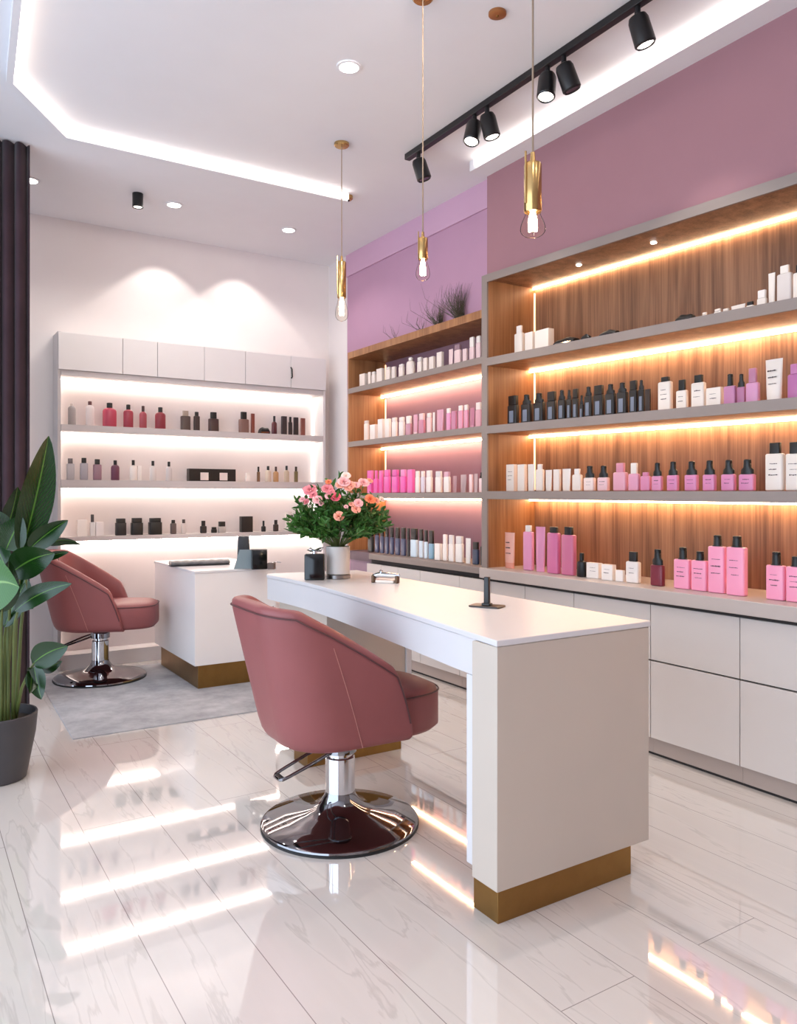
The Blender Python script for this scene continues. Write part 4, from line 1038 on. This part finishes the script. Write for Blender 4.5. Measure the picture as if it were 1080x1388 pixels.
put(Z(blk + [('box', 954, 990, 185, None, 'narrow dark brown carton', (44, 28, 24), None, 0)], 680, 490, 4.909) +
    Z([('cap', 597, 646, 440, 457, 'cream bottle with black cap', CR, K, 1), ('cap', 660, 700, 450, 487, 'short cream bottle with tall black cap', CR, K, 1), ('cap', 713, 762, 433, 460, 'cream shouldered bottle with black cap', CR, K, 1),
       ('box', 767, 822, 478, None, 'low cream carton', CR, None, 1), ('pump', 826, 869, 430, 472, 'mauve spray bottle', (186, 126, 164), K, 0), ('pump', 872, 900, 430, 475, 'slim mauve bottle with black nozzle', (170, 110, 146), K, 0), ('cap', 904, 949, 410, 460, 'lilac bottle with pointed lilac top', LP, (180, 120, 150), 0),
       ('tube', 970, 1031, 378, None, 'tall cream cylinder tube', CR, CR, 1), ('cap', 1050, 1092, 395, 430, 'purple pink bottle', (176, 104, 158), (190, 120, 168), 0)], 660, 340, 2.571),
    'on second walnut shelf', lambda y: S2(y) + .002, WXP, 'x')
put(Z([('box', 68, 103, 128, None, 'white carton', CR, None, 1), ('box', 107, 138, 128, None, 'white carton', CR, None, 0), ('tube', 139, 169, 127, None, 'white tube', CR, CR, 0), ('cap', 170, 200, 127, 145, 'white bottle', CR, Wt, 0), ('tube', 201, 229, 147, None, 'white tube', CR, CR, 0),
       ('box', 232, 257, 145, None, 'white carton', CR, None, 0), ('tube', 259, 295, 143, None, 'white tube', CR, CR, 0), ('cap', 297, 333, 143, 163, 'white bottle', CR, Wt, 0), ('pump', 337, 379, 133, 174, 'cream pump bottle with black pump', (234, 216, 210), K, 1), ('pump', 385, 427, 132, 173, 'blush pump bottle with black pump', (230, 194, 198), K, 1),
       ('cap', 440, 491, 123, 155, 'pale pink bottle with pink cap', (222, 164, 180), (210, 140, 160), 0), ('cap', 493, 533, 123, 160, 'pink bottle with white cap', (220, 158, 182), CR, 0), ('cap', 535, 572, 155, 168, 'small pink jar bottle', (214, 140, 172), (206, 130, 164), 0),
       ('pump', 575, 612, 122, 168, 'pink pump bottle with black pump', (216, 146, 180), K, 1)] +
      [('pump', a, b, yt, ys, 'pink pump bottle with black pump', (214, 138, 178), K, 1) for a, b, yt, ys in ((628, 668, 118, 165), (690, 736, 117, 164), (753, 798, 114, 163), (818, 866, 112, 162), (880, 934, 110, 162))] +
      [('cap', 973, 1036, 52, 90, 'tall white bottle with black cap', CR, K, 1), ('cap', 1044, 1104, 50, 90, 'tall white bottle with black cap', CR, K, 1)], 660, 580, 2.571),
    'on third walnut shelf', lambda y: S3(y) + .002, WXP, 'x')
HP = (244, 158, 188); TP = (222, 148, 184)
put(Z([('tube', 57, 102, 365, None, 'peach and lilac tube', (234, 176, 160), (224, 150, 130), 1), ('cap', 126, 164, 340, 362, 'pink bottle with white cap', TP, Wt, 0), ('tube', 166, 207, 345, None, 'tall mauve pink tube', TP, TP, 0), ('cap', 209, 257, 345, 366, 'pink bottle with black cap', (206, 112, 156), K, 0),
       ('cap', 259, 311, 345, 373, 'mauve pink bottle with slim black cap', (200, 112, 146), K, 0), ('round', 313, 347, 436, 462, 'squat round black bottle', K, K, 0), ('box', 349, 399, 470, None, 'white card box with dark stripes', Wt, None, 1), ('box', 401, 447, 476, None, 'white card box', Wt, None, 1),
       ('box', 449, 479, 496, None, 'lowest white card box', Wt, None, 0), ('cap', 485, 535, 432, 466, 'square white bottle with black cap', Wt, K, 1), ('pump', 571, 618, 423, 478, 'burgundy pump bottle', (120, 44, 58), K, 0),
       ('pump', 653, 712, 416, 458, 'short bright pink pump bottle', HP, K, 1), ('pump', 714, 771, 430, 462, 'short bright pink pump bottle', HP, K, 1), ('pump', 773, 833, 374, 413, 'tall bright pink pump bottle', HP, K, 1), ('pump', 837, 905, 377, 416, 'tall bright pink pump bottle', HP, K, 1),
       ('pump', 976, 1040, 432, 479, 'broad bright pink pump bottle', HP, K, 1), ('pump', 1046, 1106, 448, 484, 'broad bright pink pump bottle', HP, K, 1)], 660, 580, 2.571),
    'on walnut counter', lambda y: .7755, 3.0, 'x')

# ------------------------------------------------------------------ daylight
wd = bpy.data.worlds.new('world'); scn.world = wd; wd.use_nodes = True
bg = wd.node_tree.nodes['Background']; bg.inputs['Color'].default_value = (.68, .82, 1.0, 1); bg.inputs['Strength'].default_value = 3.9
def portal(loc, rot, sx, sy):
    l = bpy.data.lights.new('window_portal', 'AREA'); l.shape = 'RECTANGLE'; l.size = sx; l.size_y = sy
    l.cycles.is_portal = True
    o = bpy.data.objects.new('window_portal', l); col.objects.link(o); o.location = loc; o.rotation_euler = rot
portal((XL - .05, 1.675, 1.45), (0, -PI/2, 0), 2.9, 6.15)

# ------------------------------------------------------------------ render look
scn.view_settings.view_transform = 'Standard'
scn.view_settings.look = 'None'
scn.view_settings.exposure = 0.06
scn.cycles.use_denoising = True
scn.cycles.max_bounces = 10; scn.cycles.diffuse_bounces = 5; scn.cycles.glossy_bounces = 5; scn.cycles.transparent_max_bounces = 12
scn.cycles.sample_clamp_indirect = 6.0
scn.cycles.caustics_reflective = False; scn.cycles.caustics_refractive = False
